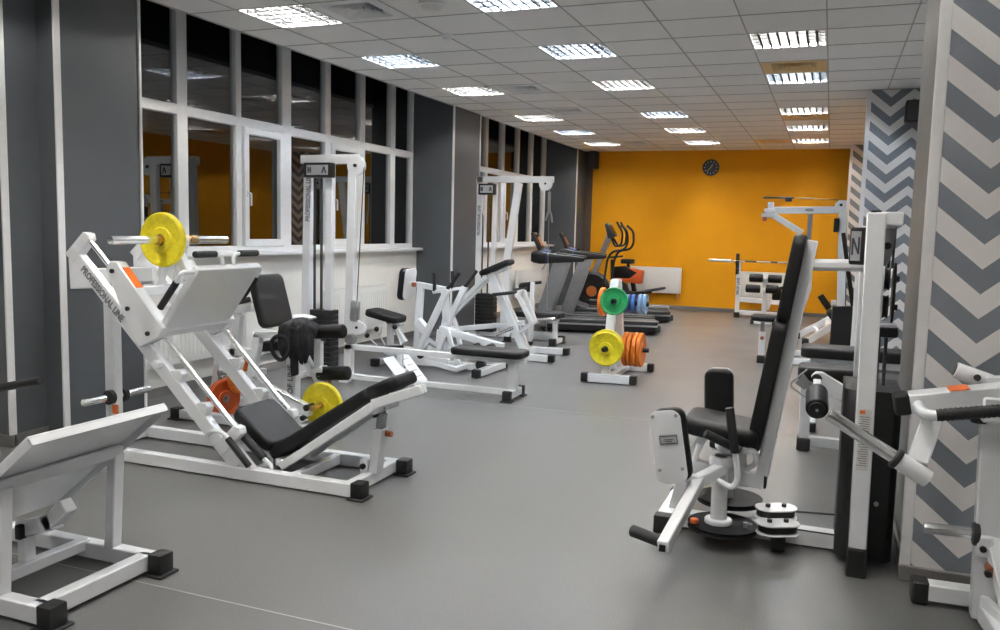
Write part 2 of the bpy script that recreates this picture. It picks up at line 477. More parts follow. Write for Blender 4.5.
def window_bay(n, ya, yb, mull, opens):
    """Tall PVC strip window: low row and high row of panes, some low panes opening."""
    zs, zt, zt2, ztop = 1.19, 2.41, 2.50, 3.50
    f = MB()
    for (y, w) in mull:
        f.box((XW, y, (zs + ztop) / 2), (0.075, w, ztop - zs), bev=0.006)
    f.box((XW, (ya + yb) / 2, zs + 0.035), (0.072, yb - ya, 0.09), bev=0.006)
    f.box((XW, (ya + yb) / 2, (zt + zt2) / 2), (0.072, yb - ya, zt2 - zt), bev=0.006)
    f.box((XW, (ya + yb) / 2, ztop - 0.03), (0.072, yb - ya, 0.06), bev=0.006)
    w_ = struct('window_%d' % n, f, 'pvc')
    ed = [ya] + [y for y, w in mull] + [yb]
    for k in range(len(ed) - 1):
        g = MB()
        for z0, z1 in ((zs, zt), (zt2, ztop)):
            g.box((XW - 0.005, (ed[k] + ed[k + 1]) / 2, (z0 + z1) / 2), (0.006, ed[k + 1] - ed[k], z1 - z0), bev=0)
        g.build('window_pane', 'glass', w_, flat=True)
    for k in opens:
        y0, y1 = ed[k] + 0.06, ed[k + 1] - 0.06
        s = MB(); z0, z1 = zs + 0.07, zt + 0.01; t = 0.075
        s.box((XW + 0.03, (y0 + y1) / 2, z0 + t / 2), (0.05, y1 - y0, t), bev=0.008)
        s.box((XW + 0.03, (y0 + y1) / 2, z1 - t / 2), (0.05, y1 - y0, t), bev=0.008)
        s.box((XW + 0.03, y0 + t / 2, (z0 + z1) / 2), (0.05, t, z1 - z0 - 0.1), bev=0.008)
        s.box((XW + 0.03, y1 - t / 2, (z0 + z1) / 2), (0.05, t, z1 - z0 - 0.1), bev=0.008)
        so_ = s.build('sash', 'pvc', w_)
        h = MB(); h.box((XW + 0.06, y0 + 0.037, 1.78), (0.012, 0.028, 0.07)); h.tube([(XW + 0.065, y0 + 0.037, 1.78), (XW + 0.10, y0 + 0.037, 1.78), (XW + 0.10, y0 + 0.037, 1.66)], 0.009, fillet=0.02)
        h.build('handle', 'pvc', so_)
    s = MB(); s.box((-5.29, (ya + yb) / 2, 1.197), (0.27, yb - ya - 0.004, 0.036), bev=0.008, seg=2)
    s.build('window_sill', 'pvc', w_)
    return w_
window_bay(1, 4.85, 10.27, [(5.16, 0.05), (5.91, 0.13), (6.66, 0.08), (7.42, 0.16), (8.19, 0.11), (8.94, 0.12), (9.70, 0.12), (10.235, 0.06)], (3, 5))
window_bay(2, 11.22, 16.10, [(11.33, 0.10), (12.1, 0.12), (12.86, 0.12), (13.60, 0.14), (14.36, 0.10), (15.1, 0.12), (15.87, 0.12)], (4,))

# ---- far, right and rear walls
b_ = MB(); b_.box(((XR - 5.6) / 2, YF + 0.06, 1.75), (XR + 5.8, 0.12, 3.5), bev=0); wall_far = struct('wall_far', b_, 'wallorange')
b_ = MB(); b_.box((-4.67, YF - 0.004, 1.553), (0.16, 0.008, 3.1), bev=0); b_.build('brown_edge', 'brown', wall_far)  # narrow dark brown strip at the left end of the far wall
b_ = MB(); b_.box((-2.2, YF - 0.008, 0.035), (5.1, 0.016, 0.07), bev=0.003); struct('baseboard_far', b_, 'skirt')
b_ = MB(); b_.box((XR + 0.06, (YB + 10.9) / 2, 1.75), (0.12, 10.9 - YB, 3.5), bev=0); wall_right = struct('wall_right', b_, 'lightwall')
b_ = MB(); b_.box((XR + 0.06, (10.9 + YF) / 2, 1.75), (0.12, YF - 10.9, 3.5), bev=0); b_.build('orange_part', 'wallorange', wall_right)
b_ = MB(); b_.box(((XR - 5.6) / 2, YB - 0.06, 1.75), (XR + 5.8, 0.12, 3.5), bev=0); struct('wall_rear', b_, 'lightwall')

def chevron_mat(name, ua, z0, half=0.225, sl=0.85, per=0.2067):
    m, nt, N, L, b = new_mat(name)
    geo = N.new('ShaderNodeNewGeometry'); sp = N.new('ShaderNodeSeparateXYZ'); L.new(geo.outputs['Position'], sp.inputs[0])
    def mth(op, a, c=None):
        n = N.new('ShaderNodeMath'); n.operation = op
        for k, v in enumerate((a, c)):
            if v is None: continue
            if isinstance(v, (int, float)): n.inputs[k].default_value = v
            else: L.new(v, n.inputs[k])
        return n.outputs[0]
    tri = mth('PINGPONG', mth('SUBTRACT', sp.outputs['X'], ua), half)
    zz = mth('SUBTRACT', mth('SUBTRACT', sp.outputs['Z'], z0), mth('MULTIPLY', tri, sl))
    fr = mth('FLOORED_MODULO', mth('DIVIDE', zz, per), 1.0)
    st = mth('LESS_THAN', fr, 0.5)
    mx = N.new('ShaderNodeMixRGB'); L.new(st, mx.inputs['Fac'])
    nz = N.new('ShaderNodeTexNoise'); nz.inputs['Scale'].default_value = 60; L.new(geo.outputs['Position'], nz.inputs['Vector'])
    r1 = N.new('ShaderNodeValToRGB'); r1.color_ramp.elements[0].color = (0.84, 0.81, 0.81, 1); r1.color_ramp.elements[1].color = (0.88, 0.85, 0.85, 1)
    r2 = N.new('ShaderNodeValToRGB'); r2.color_ramp.elements[0].color = (0.205, 0.225, 0.260, 1); r2.color_ramp.elements[1].color = (0.230, 0.250, 0.288, 1)
    L.new(nz.outputs['Fac'], r1.inputs['Fac']); L.new(nz.outputs['Fac'], r2.inputs['Fac'])
    L.new(r1.outputs['Color'], mx.inputs['Color1']); L.new(r2.outputs['Color'], mx.inputs['Color2'])
    L.new(mx.outputs['Color'], b.inputs['Base Color']); b.inputs['Roughness'].default_value = 0.55
    return m

def pier(name, x0, y0, dep, ua, z0):
    b = MB(); b.box(((x0 + XR) / 2 + 0.005, y0 + dep / 2, 1.553), (XR - x0 - 0.01, dep, 3.105), bev=0)
    o = struct(name, b, 'greytrim')
    M[name] = chevron_mat('chevron_paint_' + name, ua, z0)
    b = MB(); b.box(((x0 + XR) / 2, y0 - 0.005, 1.58), (XR - x0, 0.010, 3.04), bev=0); b.build('chevron_face', M[name], o, flat=True)
    b = MB(); b.box((x0 - 0.001, y0 - 0.001, 1.58), (0.046, 0.024, 3.04), bev=0.003); b.build('corner_strip', 'trim', o)
    b = MB(); b.box(((x0 + XR) / 2 - 0.01, y0 - 0.014, 0.035), (XR - x0 + 0.02, 0.028, 0.07), bev=0.004); b.box((x0 - 0.008, y0 + dep / 2, 0.035), (0.02, dep, 0.07), bev=0.004)
    b.build('baseboard', 'skirt', o)
    return o
pier('trim_1', 0.385, 3.98, 1.10, 0.590, 2.096)
pier('trim_2', 0.295, 10.20, 0.80, 0.515, 2.500)
pier('trim_3', 0.24, 16.05, 0.60, 0.47, 2.53)

# ------------------------------------------------------------------ ceiling fixtures
def emit_mat(name, col, s):
    m = bpy.data.materials.new(name); m.use_nodes = True; N, L = m.node_tree.nodes, m.node_tree.links
    N.clear(); o = N.new('ShaderNodeOutputMaterial'); e = N.new('ShaderNodeEmission')
    e.inputs['Color'].default_value = (*col, 1); e.inputs['Strength'].default_value = s
    L.new(e.outputs[0], o.inputs['Surface']); return m
LS = 25.0
M['tube_warm'] = emit_mat('fluorescent_tube_warm', (1.0, 0.965, 0.90), LS)
M['tube_cool'] = emit_mat('fluorescent_tube_cool', (0.80, 0.90, 1.0), LS)
M['reflector'] = mat('white_reflector', (0.80, 0.80, 0.80), 0.35)
M['louvre'] = mat('aluminium_louvre', (0.035, 0.036, 0.038), 0.55, spec=0.2)
WHERE_X = {-7: 'row along the windows', -4: 'middle row', -1: 'row along the chevron piers'}
ORD = {-3: 'nearest', 0: 'second', 3: 'third', 7: 'fourth', 10: 'fifth', 13: 'farthest'}
def fixture(i, j):
    x, y = GX + G * (i + 0.5), GY + G * (j + 0.5)
    cool = (i, j) in ((-7, 0), (-4, 0), (-7, 10), (-4, 7), (-1, 3), (-4, -3))
    if j < -3: lab = 'square louvred ceiling lamp behind the camera'
    elif i == -1: lab = 'square louvred ceiling lamp, %s in the row nearest the chevron piers' % {-3: 'foremost', 0: 'second', 3: 'third', 7: 'fourth', 10: 'fifth', 13: 'farthest'}[j]
    else: lab = 'square louvred ceiling lamp, %s one in the %s' % (ORD[j], WHERE_X[i])
    t = thing('ceiling_lamp', lab, 'ceiling lamp', (x, y, H), 'louvred ceiling lamps')
    b = MB(); w = 0.592
    for sx, sy, lx, ly in ((-1, 0, 0.012, w), (1, 0, 0.012, w), (0, -1, w, 0.012), (0, 1, w, 0.012)):
        b.box((x + sx * (w / 2 - 0.006), y + sy * (w / 2 - 0.006), H + 0.063), (lx, ly, 0.134), bev=0)
    b.box((x, y, H + 0.13), (w, w, 0.012), bev=0)
    b.build('housing', 'reflector', t)
    e = MB()
    for k in range(4):
        e.rod((x - 0.135 + k * 0.09 - 0.0, y - 0.27, H + 0.060), (x - 0.135 + k * 0.09, y + 0.27, H + 0.060), 0.013, seg=10)
    e.build('fluorescent_tube', 'tube_cool' if cool else 'tube_warm', t)
    l = MB()
    for k in range(1, 8):
        l.box((x - w / 2 + k * w / 8, y, H + 0.012), (0.018, w - 0.02, 0.022), bev=0)
    for k in range(1, 5):
        l.box((x, y - w / 2 + k * w / 5, H + 0.012), (w - 0.02, 0.020, 0.022), bev=0)
    l.build('louvre', 'louvre', t, flat=True)
for (i, j) in LIGHTS: fixture(i, j)

M['ventgrey'] = mat('grey_vent_plate', (0.88, 0.875, 0.87), 0.5)
M['ventorange'] = mat('tan_vent_plate', (0.80, 0.56, 0.27), 0.5)
VL = {(-6, -3): 'four-way air vent in the ceiling, nearest beside the first window lamp', (-6, 3): 'ceiling air vent beside the third lamp along the windows',
      (-6, 6): 'ceiling air vent, third from the front in the window row', (-6, 13): 'farthest ceiling air vent of the window row, close to the orange wall',
      (-1, 2): 'tan-plated ceiling air vent between the two nearest lamps by the chevron piers', (-1, 8): 'tan ceiling air vent just beyond the fourth lamp by the piers',
      (-2, 13): 'tan ceiling air vent close to the orange wall, left of the last pier lamp'}
for (i, j) in VENTS:
    x, y = GX + G * (i + 0.5), GY + G * (j + 0.5)
    t = thing('ceiling_vent', VL[(i, j)], 'air vent', (x, y, H), 'ceiling air vents')
    tan = i > -3
    b = MB(); w = 0.592; q = 0.40
    for sx, sy in ((-1, 0), (1, 0)):
        b.box((x + sx * (w + q) / 4, y, H + 0.004), ((w - q) / 2, w, 0.012), bev=0.002)
    for sy in (-1, 1):
        b.box((x, y + sy * (w + q) / 4, H + 0.004), (q, (w - q) / 2, 0.012), bev=0.002)
    b.build('face_plate', 'ventorange' if tan else 'ventgrey', t)
    b = MB(); b.box((x, y, H + 0.09), (q + 0.02, q + 0.02, 0.01), bev=0); b.build('duct', 'black', t)
    for k in range(4):
        s = MB(); r0 = q / 2 - k * 0.05; r1 = r0 - 0.034
        for a in range(4):
            cs, sn = math.cos(a * PI / 2), math.sin(a * PI / 2)
            def P(u, v, z): return (x + u * cs - v * sn, y + u * sn + v * cs, z)
            s.prism([P(r0, -r0, H - 0.004), P(r0, r0, H - 0.004), P(r1, r1, H + 0.03), P(r1, -r1, H + 0.03)], (0, 0, 0.004), bev=0)
        s.build('louvre_ring', 'reflector' if not tan else 'ventorange', t, flat=True)
for (x, y, r, lab) in ((GX - 5 * G + 0.02, GY - G, 0.055, 'small round smoke detector on the ceiling by the third window lamp'),
                       (GX - 4.45 * G, GY - 2.55 * G, 0.105, 'large round white ceiling disc at the top edge of the view'),
                       (GX - 5 * G, GY + 8.9 * G, 0.055, 'small far smoke detector between window and middle lamp rows')):
    t = thing('smoke_detector', lab, 'smoke detector', (x, y, H), 'smoke detectors')
    b = MB(); b.rod((x, y, H + 0.004), (x, y, H - 0.016), r, seg=28, bev=0.004); b.build('base', 'pvc', t)
    b = MB(); b.rod((x, y, H - 0.014), (x, y, H - 0.042), r * 0.8, r * 0.6, seg=28, bev=0.004); b.build('sensor_head', 'pvc' if r < 0.1 else 'radiator', t)

# ------------------------------------------------------------------ radiators, clock, wall speakers
def radiator(c, ln, hgt, axis, lab):
    """Panel radiator with a fluted front and a grille on top; axis 'y' hangs on the left wall, 'x' on the far wall."""
    t = thing('radiator', lab, 'radiator', c, 'white panel radiators')
    def P(u, d, z): return (c[0] + d, c[1] + u, c[2] + z) if axis == 'y' else (c[0] + u, c[1] - d, c[2] + z)
    def S(u, d, z): return (d, u, z) if axis == 'y' else (u, d, z)
    b = MB(); b.box(P(0, 0.0, hgt / 2), S(ln, 0.055, hgt), bev=0.008, seg=2)
    n = int(ln / 0.05)
    for k in range(n):
        b.box(P(-ln / 2 + (k + 0.5) * ln / n, 0.030, hgt / 2), S(0.026, 0.006, hgt - 0.10), bev=0.003)
    b.build('panel', 'radiator', t)
    g = MB(); g.box(P(0, 0, hgt + 0.004), S(ln - 0.02, 0.06, 0.012), bev=0.002)
    m_ = int(ln / 0.03)
    for k in range(m_):
        g.box(P(-ln / 2 + (k + 0.5) * ln / m_, 0.0, hgt + 0.010), S(0.008, 0.05, 0.006), bev=0)
    g.build('top_grille', 'radiator', t)
    p = MB(); p.tube([P(ln / 2 - 0.06, -0.01, 0.02), P(ln / 2 - 0.06, -0.01, -0.10), P(ln / 2 - 0.06, -0.055, -0.10)], 0.009, fillet=0.03); p.build('pipe', 'radiator', t)
radiator((-5.16, 5.75, 0.28), 1.55, 0.48, 'y', 'white panel radiator behind the leg press')
radiator((-5.16, 8.55, 0.24), 1.35, 0.52, 'y', 'white panel radiator behind the seated row machine')
radiator((-5.16, 14.6, 0.28), 1.3, 0.48, 'y', 'white panel radiator behind the treadmills')
radiator((-3.23, 16.68, 0.31), 1.05, 0.50, 'x', 'white panel radiator on orange wall, left one')
radiator((-1.13, 16.68, 0.29), 0.95, 0.50, 'x', 'white panel radiator on orange wall behind the barbell rack')

t = thing('wall_clock', 'round black wall clock high on the orange wall', 'clock', (-2.245, 16.74, 2.62))
b = MB(); b.lathe([(0, 0), (0.15, 0), (0.158, 0.01), (0.158, 0.035), (0.148, 0.042), (0.14, 0.03), (0, 0.03)], (-2.245, 16.75, 2.775), (0, -1, 0)); b.build('case', 'black', t)
b = MB()
for k in range(12):
    a = k * PI / 6; r0, r1 = (0.105, 0.125)
    b = MB(); b.bar((-2.245 + r0 * math.sin(a), 16.716, 2.775 + r0 * math.cos(a)), (-2.245 + r1 * math.sin(a), 16.716, 2.775 + r1 * math.cos(a)), 0.010, 0.004, up=(0, 1, 0), bev=0); b.build('hour_mark', 'paper', t)
for nm, a, ln, w in (('hour_hand', 0.55, 0.065, 0.010), ('minute_hand', -2.4, 0.10, 0.007)):
    b = MB(); b.bar((-2.245, 16.713, 2.775), (-2.245 + ln * math.sin(a), 16.713, 2.775 + ln * math.cos(a)), w, 0.004, up=(0, 1, 0), bev=0); b.build(nm, 'silver', t)

def wall_speaker(c, sz, lab):
    t = thing('wall_speaker', lab, 'loudspeaker', (c[0], c[1], c[2] - sz[2] / 2), 'black loudspeakers')
    b = MB(); b.box(c, sz, bev=0.012, seg=2); b.build('cabinet', 'black', t)
    b = MB(); b.box((c[0], c[1] - sz[1] / 2 - 0.002, c[2]), (sz[0] * 0.86, 0.008, sz[2] * 0.9), bev=0.003); b.build('grille', 'dgrey', t)
    b = MB(); b.bar((c[0], c[1] + sz[1] / 2 - 0.01, c[2]), (c[0], c[1] + sz[1] / 2 + 0.045, c[2]), 0.05); b.build('bracket', 'black', t)
wall_speaker((0.735, 10.04, 2.84), (0.17, 0.20, 0.22), 'black loudspeaker high on the second chevron pier')
wall_speaker((-4.53, 16.58, 2.92), (0.15, 0.26, 0.34), 'black loudspeaker high in the far left corner')

# ------------------------------------------------------------------ night outside, view settings
w = bpy.data.worlds.new('night'); SC.world = w; w.use_nodes = True
w.node_tree.nodes['Background'].inputs['Color'].default_value = (0.004, 0.005, 0.008, 1)
w.node_tree.nodes['Background'].inputs['Strength'].default_value = 1.0
SC.view_settings.view_transform = 'Standard'; SC.view_settings.look = 'None'
SC.view_settings.gamma = 1.0; SC.view_settings.use_curve_mapping = False
SC.view_settings.exposure = 3.16
SC.cycles.use_denoising = True
SC.cycles.max_bounces = 8; SC.cycles.diffuse_bounces = 4; SC.cycles.glossy_bounces = 4
SC.cycles.sample_clamp_indirect = 4.0
# ================================================================== 45-degree leg press (foreground, left)
def leg_press():
    YN, YFR = 3.90, 4.42
    YM = 4.16
    t = thing('leg_press_machine', 'big white sloping leg press with black seat, in front of the first grey pier', 'exercise machine', (-3.3, YM, 0))
    # base
    b = MB()
    for y in (YN, YFR):
        b.bar((-4.30, y, 0.045), (-2.36, y, 0.045), 0.06, 0.075)
    b.bar((-2.40, YN, 0.045), (-2.40, YFR, 0.045), 0.06, 0.07)
    b.bar((-2.78, YN, 0.045), (-2.78, YFR, 0.045), 0.05, 0.06)
    b.bar((-4.33, YN, 0.045), (-4.33, YFR, 0.045), 0.06, 0.07)
    b.build('base_frame', 'white', t)
    for y in (YN, YFR):
        foot(t, (-2.325, y, 0), (0.075, 0.085, 0.095))
        foot(t, (-4.37, y, 0), (0.06, 0.085, 0.09))
    # sloping side channels with guide rods
    a, c = V((-4.375, 0, 1.285)), V((-3.135, 0, 0.085))
    d = (c - a).normalized(); n = V((-d.z, 0, d.x))
    if n.z < 0: n = -n
    for y in (YN, YFR):
        Y = V((0, y, 0))
        b = MB()
        b.bar(a + Y, c + Y, 0.055, 0.085, up=n)
        top = a + Y; bot = c + Y + n * 0.0
        for p, q in ((top, 0.0), (bot - d * 0.16, 0.0)):
            o1 = [p - n * 0.042 - d * 0.03, p - n * 0.042 + d * 0.06, p + n * 0.165 + d * 0.055, p + n * 0.185 + d * 0.02, p + n * 0.165 - d * 0.015]
            b.prism([x - V((0, 0.03, 0)) for x in o1], (0, 0.06, 0), bev=0.004)
        for f in (0.62, 0.77):
            p = a.lerp(c, f) + Y + n * 0.045
            b.prism([p - d * 0.05 - V((0, 0.027, 0)), p + d * 0.05 - V((0, 0.027, 0)), p + d * 0.03 + n * 0.055 - V((0, 0.027, 0)), p - d * 0.005 + n * 0.055 - V((0, 0.027, 0))], (0, 0.054, 0), bev=0.003)
        # lower gusset to the base rail
        b.prism([(-3.30, y - 0.025, 0.20), (-3.10, y - 0.025, 0.08), (-3.02, y - 0.025, 0.08), (-3.20, y - 0.025, 0.26)], (0, 0.05, 0))
        b.build('side_channel', 'white', t)
        b = MB(); b.rod(a + Y + n * 0.145 - d * 0.01, c + Y + n * 0.145 - d * 0.13, 0.0165); b.build('guide_rod', 'chrome', t)
        b = MB(); b.rod(a + Y + n * 0.04 + d * 0.96 - V((0, 0.05, 0)), a + Y + n * 0.04 + d * 0.96 - V((0, 0.10, 0)), 0.028, seg=6, bev=0.004); b.build('safety_stop', 'white', t) if y == YN else b.bm.free()
    o = a + V((0, YN - 0.029, 0)) - n * 0.022 + d * 0.13
    lettering('lettering', 'PROFESSIONAL LINE', 0.062, o, d, n, 'letter', t, sx=0.78)
    # rear mast, crossbeam and corner boxes
    b = MB()
    b.bar((-4.35, YM, 0.06), (-4.35, YM, 1.16), 0.085, 0.07, up=(0, 1, 0))
    b.bar((-4.27, YN, 1.135), (-4.27, YFR, 1.135), 0.08, 0.10)
    for y in (YN, YFR):
        b.prism([(-4.40, y - 0.028, 1.25), (-4.39, y - 0.028, 1.055), (-4.17, y - 0.028, 1.07), (-4.20, y - 0.028, 1.10)], (0, 0.056, 0), bev=0.004)
    b.build('rear_mast', 'white', t)
    for s, ln in ((-1, 0.22), (1, 0.24)):
        p = V((-4.33, YM, 0.335))
        b = MB(); b.rod(p + V((0, s * 0.045, 0)), p + V((0, s * (0.045 + ln), 0)), 0.024, bev=0.003); k = b.build('storage_peg', 'chrome', t)
        b = MB(); b.lathe([(0.02, 0), (0.048, 0), (0.048, 0.03), (0.02, 0.03)], p + V((0, s * 0.04, 0)), (0, s, 0)); b.build('collar', 'rubber', k)
    b = MB(); b.box((-4.30, YM - 0.052, 0.255), (0.09, 0.004, 0.085), bev=0); k = b.build('sticker', 'paper', t)
    b = MB(); b.box((-4.285, YM - 0.0555, 0.26), (0.05, 0.003, 0.06), bev=0); b.build('orange_mark', 'sticker', k)
    # sled
    p0, p1 = V((-3.375, 0, 1.215)), V((-3.675, 0, 0.80))      # foot plate edge top, bottom
    e = (p0 - p1).normalized(); nn = V((e.z, 0, -e.x))         # plate normal (towards the seat)
    for y in (3.835, 4.485):
        s = -1 if y < YM else 1
        o1 = [(-4.06, y, 1.195), (-4.02, y, 1.245), (-3.965, y, 1.240), (-3.625, y, 0.865), (-3.655, y, 0.805), (-3.805, y, 0.735), (-3.845, y, 0.765)]
        b = MB(); b.prism(o1, (0, -s * 0.075, 0), bev=0.006); k = b.build('sled_side', 'white', t)
        for (x, z) in ((-4.0, 1.185), (-3.885, 0.965), (-3.735, 0.825)) if y < YM else ():
            b = MB(); b.rod((x, y, z), (x, y + s * 0.012, z), 0.014, seg=12); b.build('bolt', 'black', k)
        if y < YM:
            b = MB(); q = V((-3.935, y + 0.038, 1.207)); b.bar(q, q + V((0.105, 0, -0.116)), 0.055, 0.006, up=(0.74, 0, 0.67), bev=0); b.build('sticker', 'sticker', k)
    b = MB()
    for y in (3.90, 4.42):                                     # struts carrying the plate bar
        b.bar((-3.93, YM + (-0.035 if y < YM else 0.13), 1.08), (-3.817, YM + (-0.035 if y < YM else 0.07), 1.36), 0.06, 0.035)
    b.bar((-3.90, 3.87, 1.06), (-3.90, 4.45, 1.06), 0.06)
    b.bar((-3.60, YM, 0.98), (-3.817, YM, 1.33), 0.06, 0.05)
    b.bar((-3.66, 3.88, 0.86), (-3.66, 4.44, 0.86), 0.05)
    b.box((-3.817, YM, 1.36), (0.09, 0.16, 0.07), bev=0.01)
    b.build('sled_frame', 'white', t)
    b = MB()
    q = [p0 + V((0, 3.86, 0)), p0 + V((0, 4.44, 0)), p1 + V((0, 4.44, 0)), p1 + V((0, 3.86, 0))]
    b.prism(q, -nn * 0.045, bev=0.006)
    b.build('foot_plate', 'white', t)
    b = MB(); b.rod((-3.817, 3.646, 1.376), (-3.817, 4.634, 1.376), 0.025, seg=24, bev=0.004); k = b.build('plate_bar', 'chrome', t)
    b = MB(); b.rod((-3.817, 3.99, 1.376), (-3.817, 4.34, 1.376), 0.029, seg=24); b.build('bar_sleeve', 'brass', k)
    # sled grips
    for y, s in ((3.86, -1), (4.44, 1)):
        b = MB(); q = p0 + V((0, y, 0)) - e * 0.03 - nn * 0.02
        b.tube([q, q + V((0, s * 0.07, 0)) - e * 0.0 - V((0.03, 0, 0.0)), q + V((-0.06, s * 0.07, -0.05)), q + V((-0.17, s * 0.07, -0.19))], 0.013, fillet=0.04)
        k = b.build('grip_bracket', 'white', t)
        b = MB(); q2 = q + V((-0.065, s * 0.07, -0.058)); b.rod(q2, q2 + V((-0.125, 0, -0.158)), 0.020, bev=0.005); b.build('foam_grip', 'foam', k)
    for y, s in ((4.10, -1), (4.20, 1)):
        b = MB(); q = p0 + V((0, y, 0)) - nn * 0.03
        b.tube([q, q + V((-0.01, 0, 0.055)), q + V((-0.01, s * 0.05, 0.07)), q + V((-0.01, s * 0.2, 0.07))], 0.013, fillet=0.045)
        k = b.build('grip_bracket', 'white', t)
        b = MB(); b.rod(q + V((-0.01, s * 0.055, 0.07)), q + V((-0.01, s * 0.235, 0.07)), 0.020, bev=0.005); b.build('foam_grip', 'foam', k)
    # seat and back rest
    s0, s1 = V((-3.245, YM, 0.38)), V((-2.985, YM, 0.175))
    b = MB(); b.pad((s0 + s1) / 2 - V((0, 0, 0.0)), ((s1 - s0).length, 0.37, 0.075), slope(s0, s1)); b.build('seat', 'vinyl', t)
    b = MB(); u = (s1 - s0).normalized(); m_ = V((u.z * -1, 0, u.x))
    b.bar(s0 - m_ * 0.06, s1 - m_ * 0.06 + u * 0.05, 0.25, 0.04, up=m_)
    b.bar((-3.16, YN, 0.22), (-3.16, YFR, 0.22), 0.04); b.bar((-3.02, YM, 0.06), (-3.02, YM, 0.13), 0.06)
    b.bar((-3.02, YN, 0.06), (-3.02, YFR, 0.06), 0.05)
    b.build('seat_frame', 'white', t)
    r0, r1, r2 = V((-2.97, YM, 0.13)), V((-2.335, YM, 0.545)), V((-2.19, YM, 0.615))
    b = MB(); b.pad((r0 + r1) / 2 + V((-0.02, 0, 0.01)), ((r1 - r0).length + 0.05, 0.32, 0.075), slope(r0, r1)); k = b.build('back_rest', 'vinyl', t)
    b = MB(); b.pad((r1 + r2) / 2 + V((-0.015, 0, 0.014)), ((r2 - r1).length + 0.055, 0.31, 0.075), slope(r1, r2)); b.build('head_rest', 'vinyl', k)
    b = MB()
    for y in (YM - 0.15, YM + 0.15):
        Y = V((0, y - YM, 0)); w = V((0.03, 0, -0.045))
        b.bar(r0 + Y + w + V((0.02, 0, -0.01)), r1 + Y + w, 0.035, 0.05, up=(-0.55, 0, 0.83)); b.bar(r1 + Y + w * 0.8, V((-2.03 if y < YM else -2.16, y, 0.655 if y < YM else 0.60)) + w * 0.75, 0.035, 0.055, up=(-0.4, 0, 0.9))
    b.bar((-2.33, YM - 0.15, 0.47), (-2.33, YM + 0.15, 0.47), 0.05); b.bar((-2.94, YM - 0.15, 0.10), (-2.94, YM + 0.15, 0.10), 0.05)
    b.bar((-2.20, YM - 0.15, 0.565), (-2.20, YM + 0.15, 0.565), 0.03)
    b.build('back_frame', 'white', t)
    b = MB(); b.bar((-2.375, YM, 0.075), (-2.345, YM, 0.34), 0.075, 0.06, up=(1, 0, 0)); b.box((-2.43, YM - 0.02, 0.11), (0.05, 0.05, 0.09)); k = b.build('adjuster_post', 'white', t)
    b = MB(); b.bar((-2.345, YM, 0.32), (-2.335, YM, 0.43), 0.05, 0.045, up=(1, 0, 0)); b.bar((-2.36, YM - 0.035, 0.42), (-2.31, YM - 0.035, 0.48), 0.05, 0.01, up=(0, 1, 0)); b.build('adjuster_bar', 'steel', k)
    b = MB(); b.rod((-2.35, YM - 0.06, 0.425), (-2.35, YM + 0.04, 0.425), 0.017, seg=8); b.rod((-2.43, YM - 0.06, 0.115), (-2.43, YM, 0.115), 0.017, seg=8); b.build('pivot_bolt', 'black', k)
    b = MB(); b.rod((-2.31, YM, 0.31), (-2.27, YM, 0.31), 0.018, bev=0.004); b.build('lock_knob', 'copper', k)
    # grips beside the seat
    for y, s in ((YN + 0.035, 1), (YFR - 0.035, -1)):
        b = MB(); b.rod((-3.17, y, 0.285), (-2.985, y, 0.135), 0.024, bev=0.006); k = b.build('hip_grip', 'foam', t)
        b = MB(); b.tube([(-2.985, y, 0.135), (-2.93, y, 0.10), (-2.93, y, 0.06)], 0.014, fillet=0.03); b.build('grip_post', 'white', k)
    b = MB(); b.tube([(-3.34, YN - 0.03, 0.24), (-3.28, YN - 0.06, 0.29), (-3.20, YN - 0.06, 0.29), (-3.02, YN - 0.06, 0.115)], 0.013, fillet=0.05); k = b.build('release_lever', 'white', t)
    b = MB(); b.rod((-3.165, YN - 0.06, 0.256), (-3.015, YN - 0.06, 0.11), 0.019, bev=0.005); b.build('foam_grip', 'foam', k)
    return t
leg_press()
weight_plate((-3.817, 4.054, 1.376), (0, 1, 0), 0.168, 0.042, 'yellow', 'yellow weight plate on the bar at the top of the leg press', 'loaded weight plates', 'brass', 0.030)

